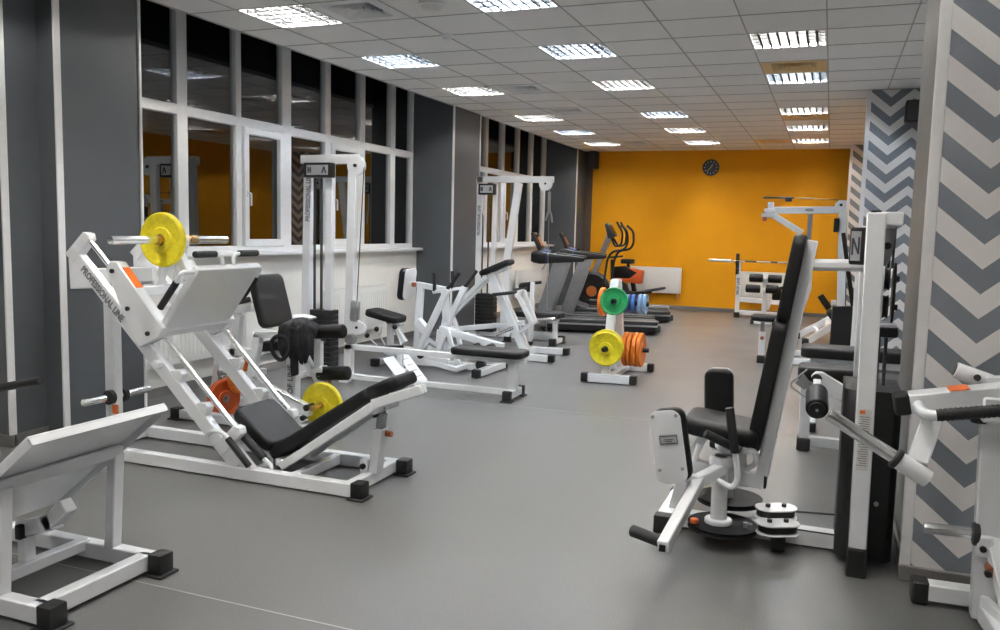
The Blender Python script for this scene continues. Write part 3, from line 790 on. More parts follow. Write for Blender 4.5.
# ================================================================== footplate machine cut off by the left edge
def footplate_machine():
    t = thing('calf_press_machine', 'white steel machine with a big tilted foot plate, cut off by the left edge', 'exercise machine', (-3.0, 2.4, 0))
    b = MB()
    for y in (2.145, 2.68):
        b.bar((-4.05, y, 0.05), (-2.60, y, 0.05), 0.06, 0.07)
    b.bar((-2.635, 2.145, 0.05), (-2.635, 2.68, 0.05), 0.06, 0.07)
    b.bar((-4.02, 2.145, 0.05), (-4.02, 2.68, 0.05), 0.06, 0.07)
    b.build('base_frame', 'white', t)
    for y in (2.145, 2.68):
        foot(t, (-2.565, y, 0), (0.07, 0.08, 0.095)); foot(t, (-4.08, y, 0), (0.06, 0.08, 0.09))
    for y in (2.145, 2.675):
        b = MB(); b.bar((-2.825, y, 0.075), (-2.795, y, 0.50), 0.055, 0.05, up=(1, 0, 0)); b.build('upright', 'white', t)
    b = MB(); b.bar((-2.80, 2.12, 0.505), (-2.80, 2.70, 0.505), 0.05, 0.05); b.build('crossbeam', 'white', t)
    p0, p1 = V((-2.565, 0, 0.725)), V((-3.20, 0, 0.205))
    e = (p1 - p0).normalized(); nn = V((e.z, 0, -e.x))
    if nn.z < 0: nn = -nn
    b = MB()
    b.prism([p0 + V((0, 2.072, 0)), p0 + V((0, 2.722, 0)), p1 + V((0, 2.722, 0)), p1 + V((0, 2.072, 0))], nn * 0.008, bev=0.002)
    # folded edges round the sheet
    for y in (2.072, 2.716):
        b.prism([p0 + V((0, y, 0)), p1 + V((0, y, 0)), p1 - nn * 0.03 + V((0, y, 0)), p0 - nn * 0.03 + V((0, y, 0))], (0, 0.006, 0), bev=0.001)
    b.prism([p0 + V((0, 2.072, 0)), p0 + V((0, 2.722, 0)), p0 + V((0, 2.722, 0)) - nn * 0.03, p0 + V((0, 2.072, 0)) - nn * 0.03], e * 0.006, bev=0.001)
    b.build('foot_plate', 'white', t)
    b = MB(); b.bar((-3.02, 2.40, 0.22), (-2.83, 2.40, 0.285), 0.06, 0.07); b.bar((-2.87, 2.40, 0.26), (-2.76, 2.40, 0.36), 0.06, 0.06); b.bar((-3.0, 2.40, 0.05), (-3.0, 2.40, 0.21), 0.05)
    b.bar((-2.98, 2.145, 0.07), (-2.98, 2.68, 0.07), 0.05)
    k = b.build('stop_bracket', 'white', t)
    b = MB(); b.bar((-2.985, 2.365, 0.195), (-2.985, 2.365, 0.255), 0.04, 0.03); b.build('bumper', 'rubber', k)
    b = MB(); b.bar((-3.95, 2.41, 0.08), (-3.75, 2.41, 0.95), 0.06); b.bar((-3.76, 2.41, 0.92), (-3.30, 2.41, 0.80), 0.05); b.bar((-3.62, 2.41, 0.03), (-3.40, 2.41, 0.83), 0.05)
    b.build('rear_mast', 'white', t)
    b = MB(); b.rod((-3.40, 2.41, 0.735), (-2.905, 2.41, 0.845), 0.017, bev=0.004); b.build('handle_bar', 'foam', t)
    return t
footplate_machine()

# ================================================================== leg extension machine behind the leg press
def leg_extension():
    Y = 5.22
    t = thing('leg_extension_machine', 'white seated leg machine with tall black back pad and roller pads, behind the leg press', 'exercise machine', (-3.8, Y, 0))
    b = MB()
    for y in (Y - 0.28, Y + 0.28):
        b.bar((-4.50, y, 0.045), (-3.30, y, 0.045), 0.06, 0.07)
    b.bar((-4.46, Y - 0.28, 0.05), (-4.46, Y + 0.28, 0.05), 0.06); b.bar((-3.62, Y - 0.28, 0.05), (-3.62, Y + 0.28, 0.05), 0.06)
    b.build('base_frame', 'white', t)
    for y in (Y - 0.28, Y + 0.28):
        foot(t, (-4.54, y, 0), (0.07, 0.08, 0.09)); foot(t, (-3.26, y, 0), (0.07, 0.08, 0.09))
    b = MB()
    b.bar((-3.70, Y, 0.06), (-3.685, Y, 0.55), 0.09, 0.07, up=(0, 1, 0))
    b.bar((-4.36, Y, 0.50), (-3.62, Y, 0.52), 0.06); b.bar((-4.30, Y, 0.06), (-4.18, Y, 0.80), 0.06)
    b.bar((-4.36, Y - 0.02, 0.80), (-4.02, Y - 0.02, 0.86), 0.06); b.bar((-4.44, Y, 0.06), (-4.30, Y, 0.82), 0.06)
    b.build('frame', 'white', t)
    lettering('lettering', 'PROF LINE', 0.062, (-3.665, Y - 0.047, 0.16), (0, 0, 1), (-1, 0, 0), 'letter', t)
    q0, q1 = V((-3.835, Y, 0.725)), V((-3.945, Y, 1.11))
    b = MB(); b.pad((q0 + q1) / 2, ((q1 - q0).length, 0.36, 0.07), slope(q0, q1)); b.build('back_pad', 'vinyl', t)
    b = MB(); b.bar(q0 + V((-0.06, 0, -0.02)), q1 + V((-0.06, 0, -0.10)), 0.06, 0.04, up=(1, 0, 0.2)); b.rod((-4.06, Y - 0.12, 0.905), (-4.06, Y + 0.05, 0.905), 0.018)
    b.build('back_support', 'white', t)
    b = MB(); b.rod((-4.05, Y - 0.27, 0.90), (-3.98, Y - 0.13, 0.93), 0.020, bev=0.005); b.build('adjuster_grip', 'foam', t)
    s0, s1 = V((-3.93, Y, 0.575)), V((-3.50, Y, 0.635))
    b = MB(); b.pad((s0 + s1) / 2, ((s1 - s0).length, 0.36, 0.07), slope(s0, s1)); b.build('seat', 'vinyl', t)
    b = MB()
    b.bar((-3.93, Y - 0.26, 0.07), (-3.80, Y - 0.26, 0.70), 0.06); b.bar((-3.83, Y - 0.26, 0.695), (-3.62, Y - 0.26, 0.705), 0.06, 0.05); b.bar((-3.86, Y - 0.26, 0.50), (-3.86, Y, 0.50), 0.05)
    b.build('side_frame', 'white', t)
    b = MB()
    b.bar((-3.60, Y, 0.54), (-3.44, Y, 0.30), 0.05); b.rod((-3.44, Y - 0.05, 0.42), (-3.44, Y + 0.05, 0.42), 0.035)
    b.bar((-3.46, Y, 0.64), (-3.46, Y, 0.36), 0.045)
    b.bar((-3.95, Y - 0.24, 0.375), (-3.37, Y - 0.24, 0.165), 0.055, 0.075); b.bar((-3.95, Y - 0.28, 0.375), (-3.95, Y, 0.375), 0.05)
    k = b.build('lever', 'white', t)
    b = MB(); b.rod((-3.86, Y - 0.28, 0.39), (-3.42, Y - 0.28, 0.23), 0.010); b.build('lever_rod', 'chrome', k)
    b = MB(); b.rod((-3.385, Y - 0.285, 0.20), (-3.385, Y - 0.20, 0.20), 0.024, seg=10); b.rod((-3.42, Y - 0.28, 0.12), (-3.42, Y - 0.20, 0.135), 0.020, seg=10); b.build('pivot_bolt', 'black', k)
    for z, x in ((0.715, -3.37), (0.41, -3.33)):
        b = MB(); b.rod((x - 0.14, Y + 0.0, z - 0.012), (x + 0.12, Y + 0.0, z + 0.012), 0.052, seg=24, bev=0.016); k = b.build('roller_pad', 'vinyl', t)
        b = MB(); b.rod((x - 0.19, Y, z - 0.015), (x - 0.13, Y, z - 0.012), 0.02); b.build('roller_axle', 'brass', k)
    b = MB(); b.bar((-3.48, Y, 0.68), (-3.48, Y, 0.37), 0.04); b.bar((-3.52, Y, 0.42), (-3.44, Y, 0.41), 0.07, 0.05); b.build('roller_arm', 'white', t)
    b = MB(); b.rod((-3.345, Y - 0.28, 0.20), (-3.345, Y - 0.06, 0.20), 0.0185, bev=0.003); b.bar((-3.345, Y - 0.06, 0.20), (-3.40, Y + 0.05, 0.40), 0.03); b.build('plate_peg', 'brass', t)
    b = MB(); b.rod((-4.32, Y - 0.04, 0.33), (-4.03, Y - 0.04, 0.33), 0.018); b.bar((-4.36, Y - 0.02, 0.33), (-4.28, Y - 0.03, 0.33), 0.05); b.bar((-4.34, Y, 0.05), (-4.33, Y - 0.02, 0.35), 0.05); b.build('storage_peg', 'chrome', t)
    return t
leg_extension()
weight_plate((-3.345, 5.085, 0.200), (0, -1, 0), 0.165, 0.040, 'yellow', 'yellow weight plate low on the peg beside the leg press back rest', 'loaded weight plates', 'brass', 0.021)
weight_plate((-4.14, 5.18, 0.33), (1, 0, 0), 0.135, 0.05, 'orange', 'orange weight plate behind the leg press rails, the higher one', 'orange plates behind the leg press', 'steel', 0.021)
weight_plate((-4.245, 5.11, 0.155), V((1, -0.15, 0.0)), 0.150, 0.05, 'red', 'red-orange weight plate behind the leg press rails, the lower one', 'orange plates behind the leg press', 'steel', 0.024)

def soft_cloth(c, sc, seed, hang):
    """Draped garment: a soft lump with long shallow folds running downwards."""
    b = bmesh.new(); bmesh.ops.create_icosphere(b, subdivisions=5, radius=1.0)
    for v in b.verts:
        p = v.co.copy(); a = math.atan2(p.y, p.x); q = V((p.x * 1.1 + seed, p.y * 1.1, p.z * 0.6))
        r = 1 + 0.28 * noise.noise(q * 1.6) + 0.075 * math.sin(6 * a + 5 * noise.noise(q) + seed) * (1.1 - p.z) * 0.6 + 0.05 * noise.noise(q * 5)
        p = p * r
        if p.z < 0: p.z *= 1 + hang * (0.7 + 0.6 * noise.noise(V((a * 1.3, seed, 0))))
        v.co = V((p.x * sc[0], p.y * sc[1], p.z * sc[2]))
    return b, Matrix.Translation(V(c))
t = thing('jacket', 'black jacket draped over the seat of the machine behind the leg press', 'clothing', (-3.52, 5.05, 0.5))
mb = MB()
mb.take(*soft_cloth((-3.51, 5.04, 0.76), (0.135, 0.13, 0.065), 1.3, 1.2))
mb.take(*soft_cloth((-3.55, 4.96, 0.69), (0.075, 0.06, 0.10), 4.1, 0.5))
mb.take(*soft_cloth((-3.43, 4.97, 0.69), (0.07, 0.06, 0.11), 7.7, 0.6))
mb.bar((-3.495, 4.95, 0.62), (-3.49, 4.955, 0.42), 0.075, 0.03, bev=0.01)
mb.build('body', 'cloth', t)
b = MB(); b.tube([(-3.575 + 0.075 * math.cos(a), 4.90 + 0.01 * math.sin(2 * a), 0.62 + 0.085 * math.sin(a)) for a in [k * 2 * PI / 20 for k in range(20)]], 0.015, seg=8, closed=True); b.build('strap', 'cloth', t)
t = thing('towel', 'small white towel showing behind the black jacket', 'towel', (-3.50, 5.2, 0.76))
mb = MB(); mb.take(*soft_cloth((-3.56, 5.16, 0.815), (0.09, 0.07, 0.022), 2.2, 0.2)); mb.build('fold', 'towel', t)
# ================================================================== cable towers on the left
def stack_badge(t, c, sx, sz, y, tilt=None):
    """Black top housing with a silver badge and dark marks on it; faces -Y."""
    b = MB(); b.box(c, (sx, 0.09, sz), bev=0.012, seg=2); k = b.build('badge_housing', 'black', t)
    b = MB(); b.box((c[0] + sx * 0.02, c[1] - 0.047, c[2]), (sx * 0.78, 0.006, sz * 0.66), bev=0.002); b.build('badge', 'silver', k)
    b = MB()
    q = c[1] - 0.052
    for (u0, v0, u1, v1) in ((-0.30, -0.2, -0.30, 0.2), (-0.22, -0.2, -0.22, 0.2), (-0.30, 0.0, -0.22, 0.0), (0.20, -0.2, 0.27, 0.2), (0.34, -0.2, 0.27, 0.2)):
        b.bar((c[0] + u0 * sx, q, c[2] + v0 * sz), (c[0] + u1 * sx, q, c[2] + v1 * sz), 0.014, 0.004, up=(0, 1, 0), bev=0)
    b.build('badge_mark', 'ink', k)

def low_row_tower():
    Y = 6.85
    t = thing('cable_tower', 'tall white pulley tower with weight stack and long black-padded rowing bench', 'exercise machine', (-4.4, Y, 0))
    b = MB()
    b.bar((-4.70, Y, 0.05), (-4.66, Y, 2.12), 0.085, 0.06, up=(0, 1, 0)); k = b.build('rear_post', 'white', t)
    lettering('lettering', 'PROFESSIONAL LINE', 0.068, (-4.625, Y - 0.046, 1.52), (0.02, 0, 1), (-1, 0, 0), 'letter', k, sx=0.74)
    b = MB(); b.bar((-4.44, Y, 0.05), (-4.43, Y, 2.06), 0.075, 0.05, up=(0, 1, 0)); b.build('middle_post', 'white', t)
    b = MB(); b.bar((-4.215, Y, 0.02), (-4.175, Y, 2.08), 0.085, 0.06, up=(0, 1, 0)); k = b.build('front_post', 'white', t)
    b = MB(); b.box((-4.245, Y, 0.04), (0.10, 0.10, 0.08)); b.build('post_shoe', 'white', k)
    b = MB(); b.bar((-4.74, Y, 2.105), (-4.10, Y, 2.105), 0.07, 0.085); b.build('top_beam', 'white', t)
    b = MB(); b.lathe([(0.012, -0.02), (0.09, -0.02), (0.075, 0), (0.09, 0.02), (0.012, 0.02)], (-4.13, Y - 0.02, 2.045), (0, 1, 0)); k = b.build('pulley_wheel', 'white', t)
    b = MB(); b.rod((-4.13, Y - 0.06, 2.045), (-4.13, Y + 0.03, 2.045), 0.016, seg=12); b.build('axle', 'black', k)
    stack_badge(t, (-4.50, Y - 0.07, 2.0), 0.30, 0.14, Y)
    for k in range(12):
        b = MB(); b.box((-4.49, Y + 0.0, 0.11 + k * 0.05), (0.23, 0.15, 0.048), bev=0.003); b.build('stack_weight', 'black', t)
    for x in (-4.60, -4.52):
        b = MB(); b.rod((x + 0.02, Y - 0.03, 0.08), (x + 0.02, Y - 0.03, 1.98), 0.011); b.build('guide_rod', 'dgrey', t)
    for x in (-4.555, -4.50):
        b = MB(); b.rod((x, Y - 0.05, 0.60), (x, Y - 0.05, 1.95), 0.004, seg=8); b.build('cable', 'cable', t)
    b = MB(); b.tube([(-4.045, Y - 0.03, 2.03), (-4.10, Y - 0.05, 0.75)], 0.0045, seg=8); b.build('cable', 'cable', t)
    b = MB(); b.bar((-4.13, Y - 0.04, 0.60), (-4.12, Y - 0.04, 0.79), 0.085, 0.05, up=(0, 1, 0), bev=0.01); b.build('cable_housing', 'steel', t)
    b = MB()
    b.prism([(-4.22, Y - 0.05, 0.47), (-4.22, Y - 0.05, 0.61), (-4.09, Y - 0.05, 0.61), (-4.02, Y - 0.05, 0.58), (-3.99, Y - 0.05, 0.535), (-4.02, Y - 0.05, 0.49), (-4.09, Y - 0.05, 0.47)], (0, 0.02, 0), bev=0.003)
    k = b.build('pulley_guard', 'white', t)
    b = MB(); b.rod((-4.10, Y - 0.06, 0.54), (-4.10, Y, 0.54), 0.013, seg=10); b.build('axle', 'black', k)
    b = MB(); b.rod((-4.17, Y - 0.07, 0.42), (-4.17, Y - 0.01, 0.42), 0.048); b.build('lower_pulley', 'grey', t)
    # bench
    b = MB(); b.bar((-4.25, Y, 0.06), (-2.56, Y, 0.06), 0.055, 0.05); b.bar((-2.535, Y - 0.12, 0.055), (-2.535, Y + 0.15, 0.055), 0.06, 0.07); b.build('floor_bar', 'white', t)
    foot(t, (-2.535, Y - 0.15, 0), (0.075, 0.06, 0.095)); foot(t, (-2.535, Y + 0.185, 0), (0.075, 0.06, 0.095))
    b = MB(); b.bar((-4.70, Y - 0.25, 0.045), (-4.70, Y + 0.25, 0.045), 0.06, 0.07); b.bar((-4.72, Y, 0.05), (-4.2, Y, 0.05), 0.055, 0.06); b.build('rear_floor_bar', 'white', t)
    b = MB(); b.bar((-4.25, Y, 0.345), (-2.42, Y, 0.345), 0.06, 0.05); b.build('bench_rail', 'white', t)
    b = MB(); b.bar((-2.54, Y, 0.07), (-2.54, Y, 0.34), 0.085, 0.06, up=(0, 1, 0)); b.build('bench_leg', 'white', t)
    b = MB(); b.pad((-2.765, Y, 0.405), (0.68, 0.28, 0.065)); b.build('bench_pad', 'vinyl', t)
    for y in (Y - 0.13, Y + 0.13):
        b = MB(); b.bar((-3.72, y, 0.30), (-3.49, y, 0.045), 0.20, 0.012, up=(0.7, 0, 0.7)); k = b.build('foot_rest', 'white', t)
        for i in range(4):
            f = 0.2 + 0.2 * i
            p = V((-3.72, y, 0.30)).lerp(V((-3.49, y, 0.045)), f) + V((0.7, 0, 0.7)) * 0.008
            if y < Y and i < 3: continue
            b = MB(); b.bar(p - V((0, 0.05, 0)), p + V((0, 0.05, 0)), 0.012, 0.003, up=(0.7, 0, 0.7), bev=0); b.build('grip_strip', 'steel', k)
    b = MB(); b.bar((-3.62, Y - 0.2, 0.165), (-3.62, Y + 0.2, 0.165), 0.03); b.bar((-3.66, Y, 0.07), (-3.66, Y, 0.33), 0.05); b.build('foot_rest_bracket', 'white', t)
    return t
low_row_tower()

def pulldown_tower():
    Y = 10.75
    t = thing('cable_tower', 'far tall white pulley tower with a hanging cable clip, beside the second pier', 'exercise machine', (-4.2, Y, 0))
    s = Y / 10.5
    X = lambda x: x * s
    b = MB(); b.bar((X(-4.43), Y, 0.03), (X(-4.43), Y, 2.21), 0.085, 0.06, up=(0, 1, 0)); k = b.build('rear_post', 'white', t)
    lettering('lettering', 'PROFESSIONAL LINE', 0.06, (X(-4.405), Y - 0.046, 1.40), (0, 0, 1), (-1, 0, 0), 'letter', k, sx=0.75)
    b = MB(); b.bar((X(-4.22), Y, 0.05), (X(-4.21), Y, 2.12), 0.065, 0.05, up=(0, 1, 0)); b.build('middle_post', 'white', t)
    b = MB(); b.bar((X(-4.05), Y, 0.05), (X(-4.01), Y, 1.15), 0.10, 0.06, up=(0, 1, 0)); b.bar((X(-4.01), Y, 1.13), (X(-3.88), Y, 2.12), 0.10, 0.06, up=(0, 1, 0)); b.build('front_post', 'white', t)
    b = MB(); b.bar((X(-4.48), Y, 2.165), (X(-3.40), Y, 2.165), 0.06, 0.085); b.build('top_beam', 'white', t)
    b = MB(); b.lathe([(0.01, -0.02), (0.09, -0.02), (0.078, 0), (0.09, 0.02), (0.01, 0.02)], (X(-3.50), Y - 0.02, 2.11), (0, 1, 0)); k = b.build('pulley_wheel', 'white', t)
    b = MB(); b.rod((X(-3.50), Y - 0.05, 2.11), (X(-3.50), Y + 0.02, 2.11), 0.015, seg=12); b.build('axle', 'black', k)
    b = MB(); b.rod((X(-3.447), Y - 0.02, 1.98), (X(-3.447), Y - 0.02, 2.05), 0.006, seg=8); b.tube([(X(-3.447), Y - 0.02, 1.99), (X(-3.43), Y - 0.02, 0.09)], 0.004, seg=8); b.build('cable', 'steel', t)
    b = MB(); b.tube([(X(-3.447), Y - 0.02, 2.0), (X(-3.442), Y - 0.03, 1.76)], 0.022, seg=10); b.tube([(X(-3.442), Y - 0.03, 1.78), (X(-3.47), Y - 0.03, 1.68), (X(-3.485), Y - 0.03, 1.62)], 0.013, seg=8); b.tube([(X(-3.442), Y - 0.03, 1.78), (X(-3.41), Y - 0.03, 1.70), (X(-3.395), Y - 0.03, 1.60)], 0.013, seg=8)
    b.build('snap_clip', 'steel', t)
    stack_badge(t, (X(-4.30), Y - 0.07, 2.03), 0.24, 0.15, Y)
    for k in range(10):
        b = MB(); b.box((X(-4.31), Y + 0.0, 0.10 + k * 0.053), (0.27, 0.15, 0.0515), bev=0.004); b.build('stack_weight', 'black', t)
    for x in (-4.37, -4.285):
        b = MB(); b.rod((X(x), Y - 0.03, 0.08), (X(x), Y - 0.03, 2.0), 0.011); b.build('guide_rod', 'dgrey', t)
    b = MB(); b.tube([(X(-4.37) + 0.01, Y - 0.06, 1.95), (X(-4.37) + 0.01, Y - 0.06, 1.72), (X(-4.34), Y - 0.06, 1.66), (X(-4.34), Y - 0.06, 1.52)], 0.010, seg=8, fillet=0.03); b.build('hook', 'white', t)
    b = MB(); b.bar((X(-4.5), Y, 0.045), (X(-3.2), Y, 0.045), 0.06, 0.07); b.bar((X(-4.46), Y - 0.3, 0.045), (X(-4.46), Y + 0.3, 0.045), 0.06, 0.07); b.build('base_frame', 'white', t)
    return t
pulldown_tower()

# ================================================================== lever row machine
def ball_lever(t, p, q, r=0.028):
    b = MB(); b.rod(p, q, 0.009, seg=10); k = b.build('lever', 'white', t)
    b = MB(); b.ball(p, r); b.build('ball_knob', 'black', k)

def row_machine():
    Y = 8.0
    t = thing('row_machine', 'white lever row machine with small black seat and upright chest pad by the window', 'exercise machine', (-3.9, Y, 0))
    b = MB()
    b.bar((-4.44, 7.78, 0.045), (-4.44, 8.32, 0.045), 0.06, 0.07); b.bar((-3.225, 7.69, 0.045), (-3.205, 8.33, 0.045), 0.07, 0.07)
    b.bar((-4.44, Y, 0.055), (-3.21, Y, 0.055), 0.07, 0.07); b.build('base_frame', 'white', t)
    for x, y in ((-4.44, 7.745), (-4.44, 8.355), (-3.225, 7.64), (-3.205, 8.375)):
        foot(t, (x, y, 0), (0.08, 0.075, 0.09), False)
    b = MB(); b.bar((-4.42, Y, 0.20), (-4.10, Y, 0.17), 0.06); b.bar((-4.15, Y, 0.08), (-4.15, Y, 0.20), 0.06); b.bar((-4.40, Y, 0.08), (-4.40, Y, 0.5), 0.06)
    b.bar((-4.22, Y, 0.25), (-4.38, Y, 0.46), 0.07, 0.05); b.bar((-4.38, Y, 0.46), (-4.26, Y, 0.44), 0.10, 0.03); b.build('seat_post', 'white', t)
    s0, s1 = V((-4.65, Y, 0.565)), V((-4.265, Y, 0.49))
    b = MB(); b.pad((s0 + s1) / 2, ((s1 - s0).length, 0.30, 0.075), slope(s0, s1)); b.build('seat', 'vinyl', t)
    b = MB(); b.rod((-4.40, Y - 0.06, 0.47), (-4.40, Y - 0.02, 0.47), 0.025, bev=0.004); b.build('adjuster_knob', 'copper', t)
    ball_lever(t, (-4.515, Y - 0.10, 0.385), (-4.43, Y - 0.05, 0.20)); ball_lever(t, (-4.27, Y - 0.14, 0.43), (-4.23, Y - 0.06, 0.21)); ball_lever(t, (-4.66, Y - 0.05, 0.30), (-4.55, Y - 0.02, 0.19))
    b = MB(); b.prism([(-4.72, Y - 0.18, 0.185), (-4.12, Y - 0.18, 0.185), (-4.12, Y + 0.18, 0.185), (-4.72, Y + 0.18, 0.185)], (0, 0, 0.012), bev=0.002); b.build('foot_tray', 'dgrey', t)
    b = MB(); b.rod((-4.33, Y - 0.24, 0.205), (-4.12, Y - 0.24, 0.225), 0.032, bev=0.006); b.build('foot_roller', 'vinyl', t)
    # chest pad on its mast
    c0, c1 = V((-4.215, Y, 0.715)), V((-4.18, Y, 1.055))
    b = MB(); b.pad((c0 + c1) / 2 + V((-0.02, 0, 0)), ((c1 - c0).length, 0.26, 0.07), slope(c0, c1)); k = b.build('chest_pad', 'vinyl', t)
    b = MB(); b.pad((c0 + c1) / 2 + V((0.025, 0, 0)), ((c1 - c0).length - 0.01, 0.25, 0.016), slope(c0, c1), bev=0.004); b.build('pad_backing', 'white', k)
    b = MB(); b.bar((-4.19, Y, 0.885), (-4.05, Y, 0.885), 0.04); b.bar((-4.09, Y, 0.885), (-3.74, Y, 0.845), 0.06); b.bar((-4.08, Y, 0.10), (-4.04, Y, 0.87), 0.07, 0.06, up=(0, 1, 0)); b.bar((-3.76, Y, 0.85), (-3.73, Y, 0.50), 0.07, 0.06, up=(0, 1, 0)); b.bar((-3.74, Y, 0.54), (-3.82, Y, 0.10), 0.06)
    b.build('mast', 'white', t)
    b = MB(); b.rod((-4.115, Y - 0.05, 0.885), (-4.075, Y - 0.05, 0.885), 0.026, bev=0.004); b.build('adjuster_knob', 'copper', t)
    for dy, off in ((-0.22, 0.0), (0.22, 0.0)):
        y = Y + dy
        b = MB(); b.bar((-3.95, y, 0.20), (-3.62 , y, 0.87), 0.065, 0.06, up=(1, 0, 0)); b.bar((-3.95, y, 0.20), (-3.95, Y, 0.30), 0.05); k = b.build('rowing_lever', 'white', t)
        b = MB(); b.tube([(-3.64, y, 0.86), (-3.60, y, 0.90), (-3.49, y, 1.045)], 0.02, fillet=0.02); b.build('foam_grip', 'foam', k)
        b = MB(); b.rod((-3.77, y, 0.84), (-3.775, y, 1.03), 0.02, bev=0.004); b.build('upright_grip', 'foam', k)
        b = MB(); b.bar((-3.79, y, 0.83), (-3.64, y, 0.855), 0.035); b.build('grip_bracket', 'white', k)
    # loading arm and gussets
    b = MB(); [b.bar((x0, Y + s * 0.10, 0.08), (-3.68, Y + s * 0.10, 0.45), 0.05, 0.03, up=(0, 1, 0)) for s in (-1, 1) for x0 in (-3.82, -3.55)]
    b.rod((-3.68, Y - 0.12, 0.42), (-3.68, Y + 0.12, 0.42), 0.03); b.build('gusset', 'white', t)
    b = MB(); b.bar((-4.06, Y - 0.03, 0.50), (-3.94, Y - 0.03, 0.38), 0.09, 0.09); b.bar((-3.78, Y - 0.05, 0.43), (-3.06, Y - 0.05, 0.29), 0.07, 0.075); k = b.build('loading_arm', 'white', t)
    b = MB(); b.rod((-3.16, Y - 0.22, 0.285), (-3.16, Y - 0.10, 0.29), 0.042, bev=0.004); b.build('horn_collar', 'rubber', k)
    b = MB(); b.rod((-3.33, Y - 0.17, 0.285), (-3.33, Y - 0.08, 0.29), 0.033, bev=0.004); b.build('stop_bumper', 'rubber', k)
    b = MB(); b.rod((-3.16, Y - 0.34, 0.28), (-3.16, Y + 0.12, 0.295), 0.025); b.build('plate_horn', 'white', k)
    b = MB(); b.bar((-3.75, Y + 0.06, 0.12), (-3.45, Y + 0.06, 0.25), 0.05); b.ball((-3.60, Y - 0.13, 0.22), 0.03); b.rod((-3.60, Y - 0.13, 0.22), (-3.52, Y - 0.1, 0.09), 0.012, seg=8); b.build('linkage', 'white', t)
    b = MB(); b.rod((-3.30, Y - 0.09, 0.09), (-3.30, Y - 0.03, 0.09), 0.055, bev=0.01); b.build('bumper', 'rubber', t)
    b = MB(); b.bar((-4.30, Y - 0.3, 0.18), (-3.55, Y - 0.3, 0.14), 0.045); b.bar((-4.10, Y - 0.3, 0.17), (-3.46, Y - 0.3, 0.06), 0.05); b.bar((-3.48, Y - 0.3, 0.06), (-3.48, Y, 0.06), 0.05); b.bar((-4.28, Y - 0.3, 0.18), (-4.28, Y, 0.18), 0.04); b.build('step_bar', 'white', t)
    b = MB(); b.rod((-3.86, Y - 0.36, 0.18), (-3.86, Y - 0.28, 0.18), 0.032, bev=0.006); b.build('step_bumper', 'rubber', t)
    return t
row_machine()

def prone_row():
    Y = 9.25
    t = thing('t_bar_row_machine', 'white leaning chest-supported row machine with black chest pad on top, near the plate tree', 'exercise machine', (-3.3, Y, 0))
    p0, p1 = V((-3.84, Y, 0.965)), V((-3.50, Y, 1.115))
    b = MB(); b.pad((p0 + p1) / 2, ((p1 - p0).length + 0.03, 0.28, 0.06), slope(p0, p1)); k = b.build('chest_pad', 'vinyl', t)
    b = MB(); b.bar(p0 + V((0.07, 0, -0.03)), p1 + V((0, 0, -0.06)), 0.12, 0.03, up=(-0.4, 0, 0.9)); b.bar(p1 + V((-0.02, 0, -0.08)), p1 + V((0, 0, -0.15)), 0.03); b.build('pad_bracket', 'white', k)
    for y in (Y - 0.05, Y + 0.05):
        b = MB(); b.bar((-3.73, y, 0.97), (-3.26, y, 0.04), 0.05, 0.085, up=(1, 0, 0.5)); b.build('main_post', 'white', t)
    b = MB()
    b.bar((-3.34, 8.985, 0.045), (-2.90, 8.965, 0.045), 0.07, 0.075); b.bar((-3.30, 9.58, 0.045), (-2.92, 9.60, 0.045), 0.07, 0.075); b.bar((-3.28, 8.97, 0.045), (-3.28, 9.6, 0.045), 0.06, 0.07)
    b.bar((-4.40, Y, 0.24), (-3.30, Y, 0.40), 0.06); b.bar((-4.42, Y - 0.25, 0.045), (-4.42, Y + 0.25, 0.045), 0.06, 0.07); b.bar((-4.42, Y, 0.05), (-4.40, Y, 0.25), 0.06); b.bar((-4.42, Y, 0.05), (-3.28, Y, 0.05), 0.06)
    b.build('base_frame', 'white', t)
    foot(t, (-2.865, 8.965, 0), (0.07, 0.085, 0.09), False); foot(t, (-2.885, 9.60, 0), (0.07, 0.085, 0.09), False)
    for y in (Y - 0.08, Y + 0.08):
        b = MB(); b.bar((-3.78, y, 0.92), (-4.28, y, 0.42), 0.055, 0.05); b.bar((-4.28, y, 0.44), (-4.20, y, 0.25), 0.05); b.build('rear_strut', 'white', t)
    b = MB(); b.bar((-3.36, Y - 0.12, 0.76), (-3.16, Y - 0.12, 0.40), 0.05); b.bar((-3.16, Y - 0.12, 0.42), (-3.34, Y - 0.02, 0.30), 0.045); k = b.build('pull_lever', 'white', t)
    b = MB(); b.tube([(-3.66, Y - 0.14, 0.725), (-3.36, Y - 0.12, 0.77)], 0.02, fillet=0.0); b.build('foam_grip', 'foam', k)
    b = MB(); b.bar((-3.36, Y + 0.10, 0.78), (-3.20, Y + 0.10, 0.40), 0.05); b.bar((-3.36, Y - 0.12, 0.765), (-3.36, Y + 0.12, 0.775), 0.04); k = b.build('pull_lever', 'white', t)
    b = MB(); b.tube([(-3.50, Y + 0.14, 0.77), (-3.32, Y + 0.10, 0.80)], 0.02); b.build('foam_grip', 'foam', k)
    b = MB(); b.rod((-3.62, Y - 0.1, 0.245), (-3.40, Y - 0.1, 0.35), 0.022, bev=0.003); b.build('plate_peg', 'chrome', t)
    return t
prone_row()

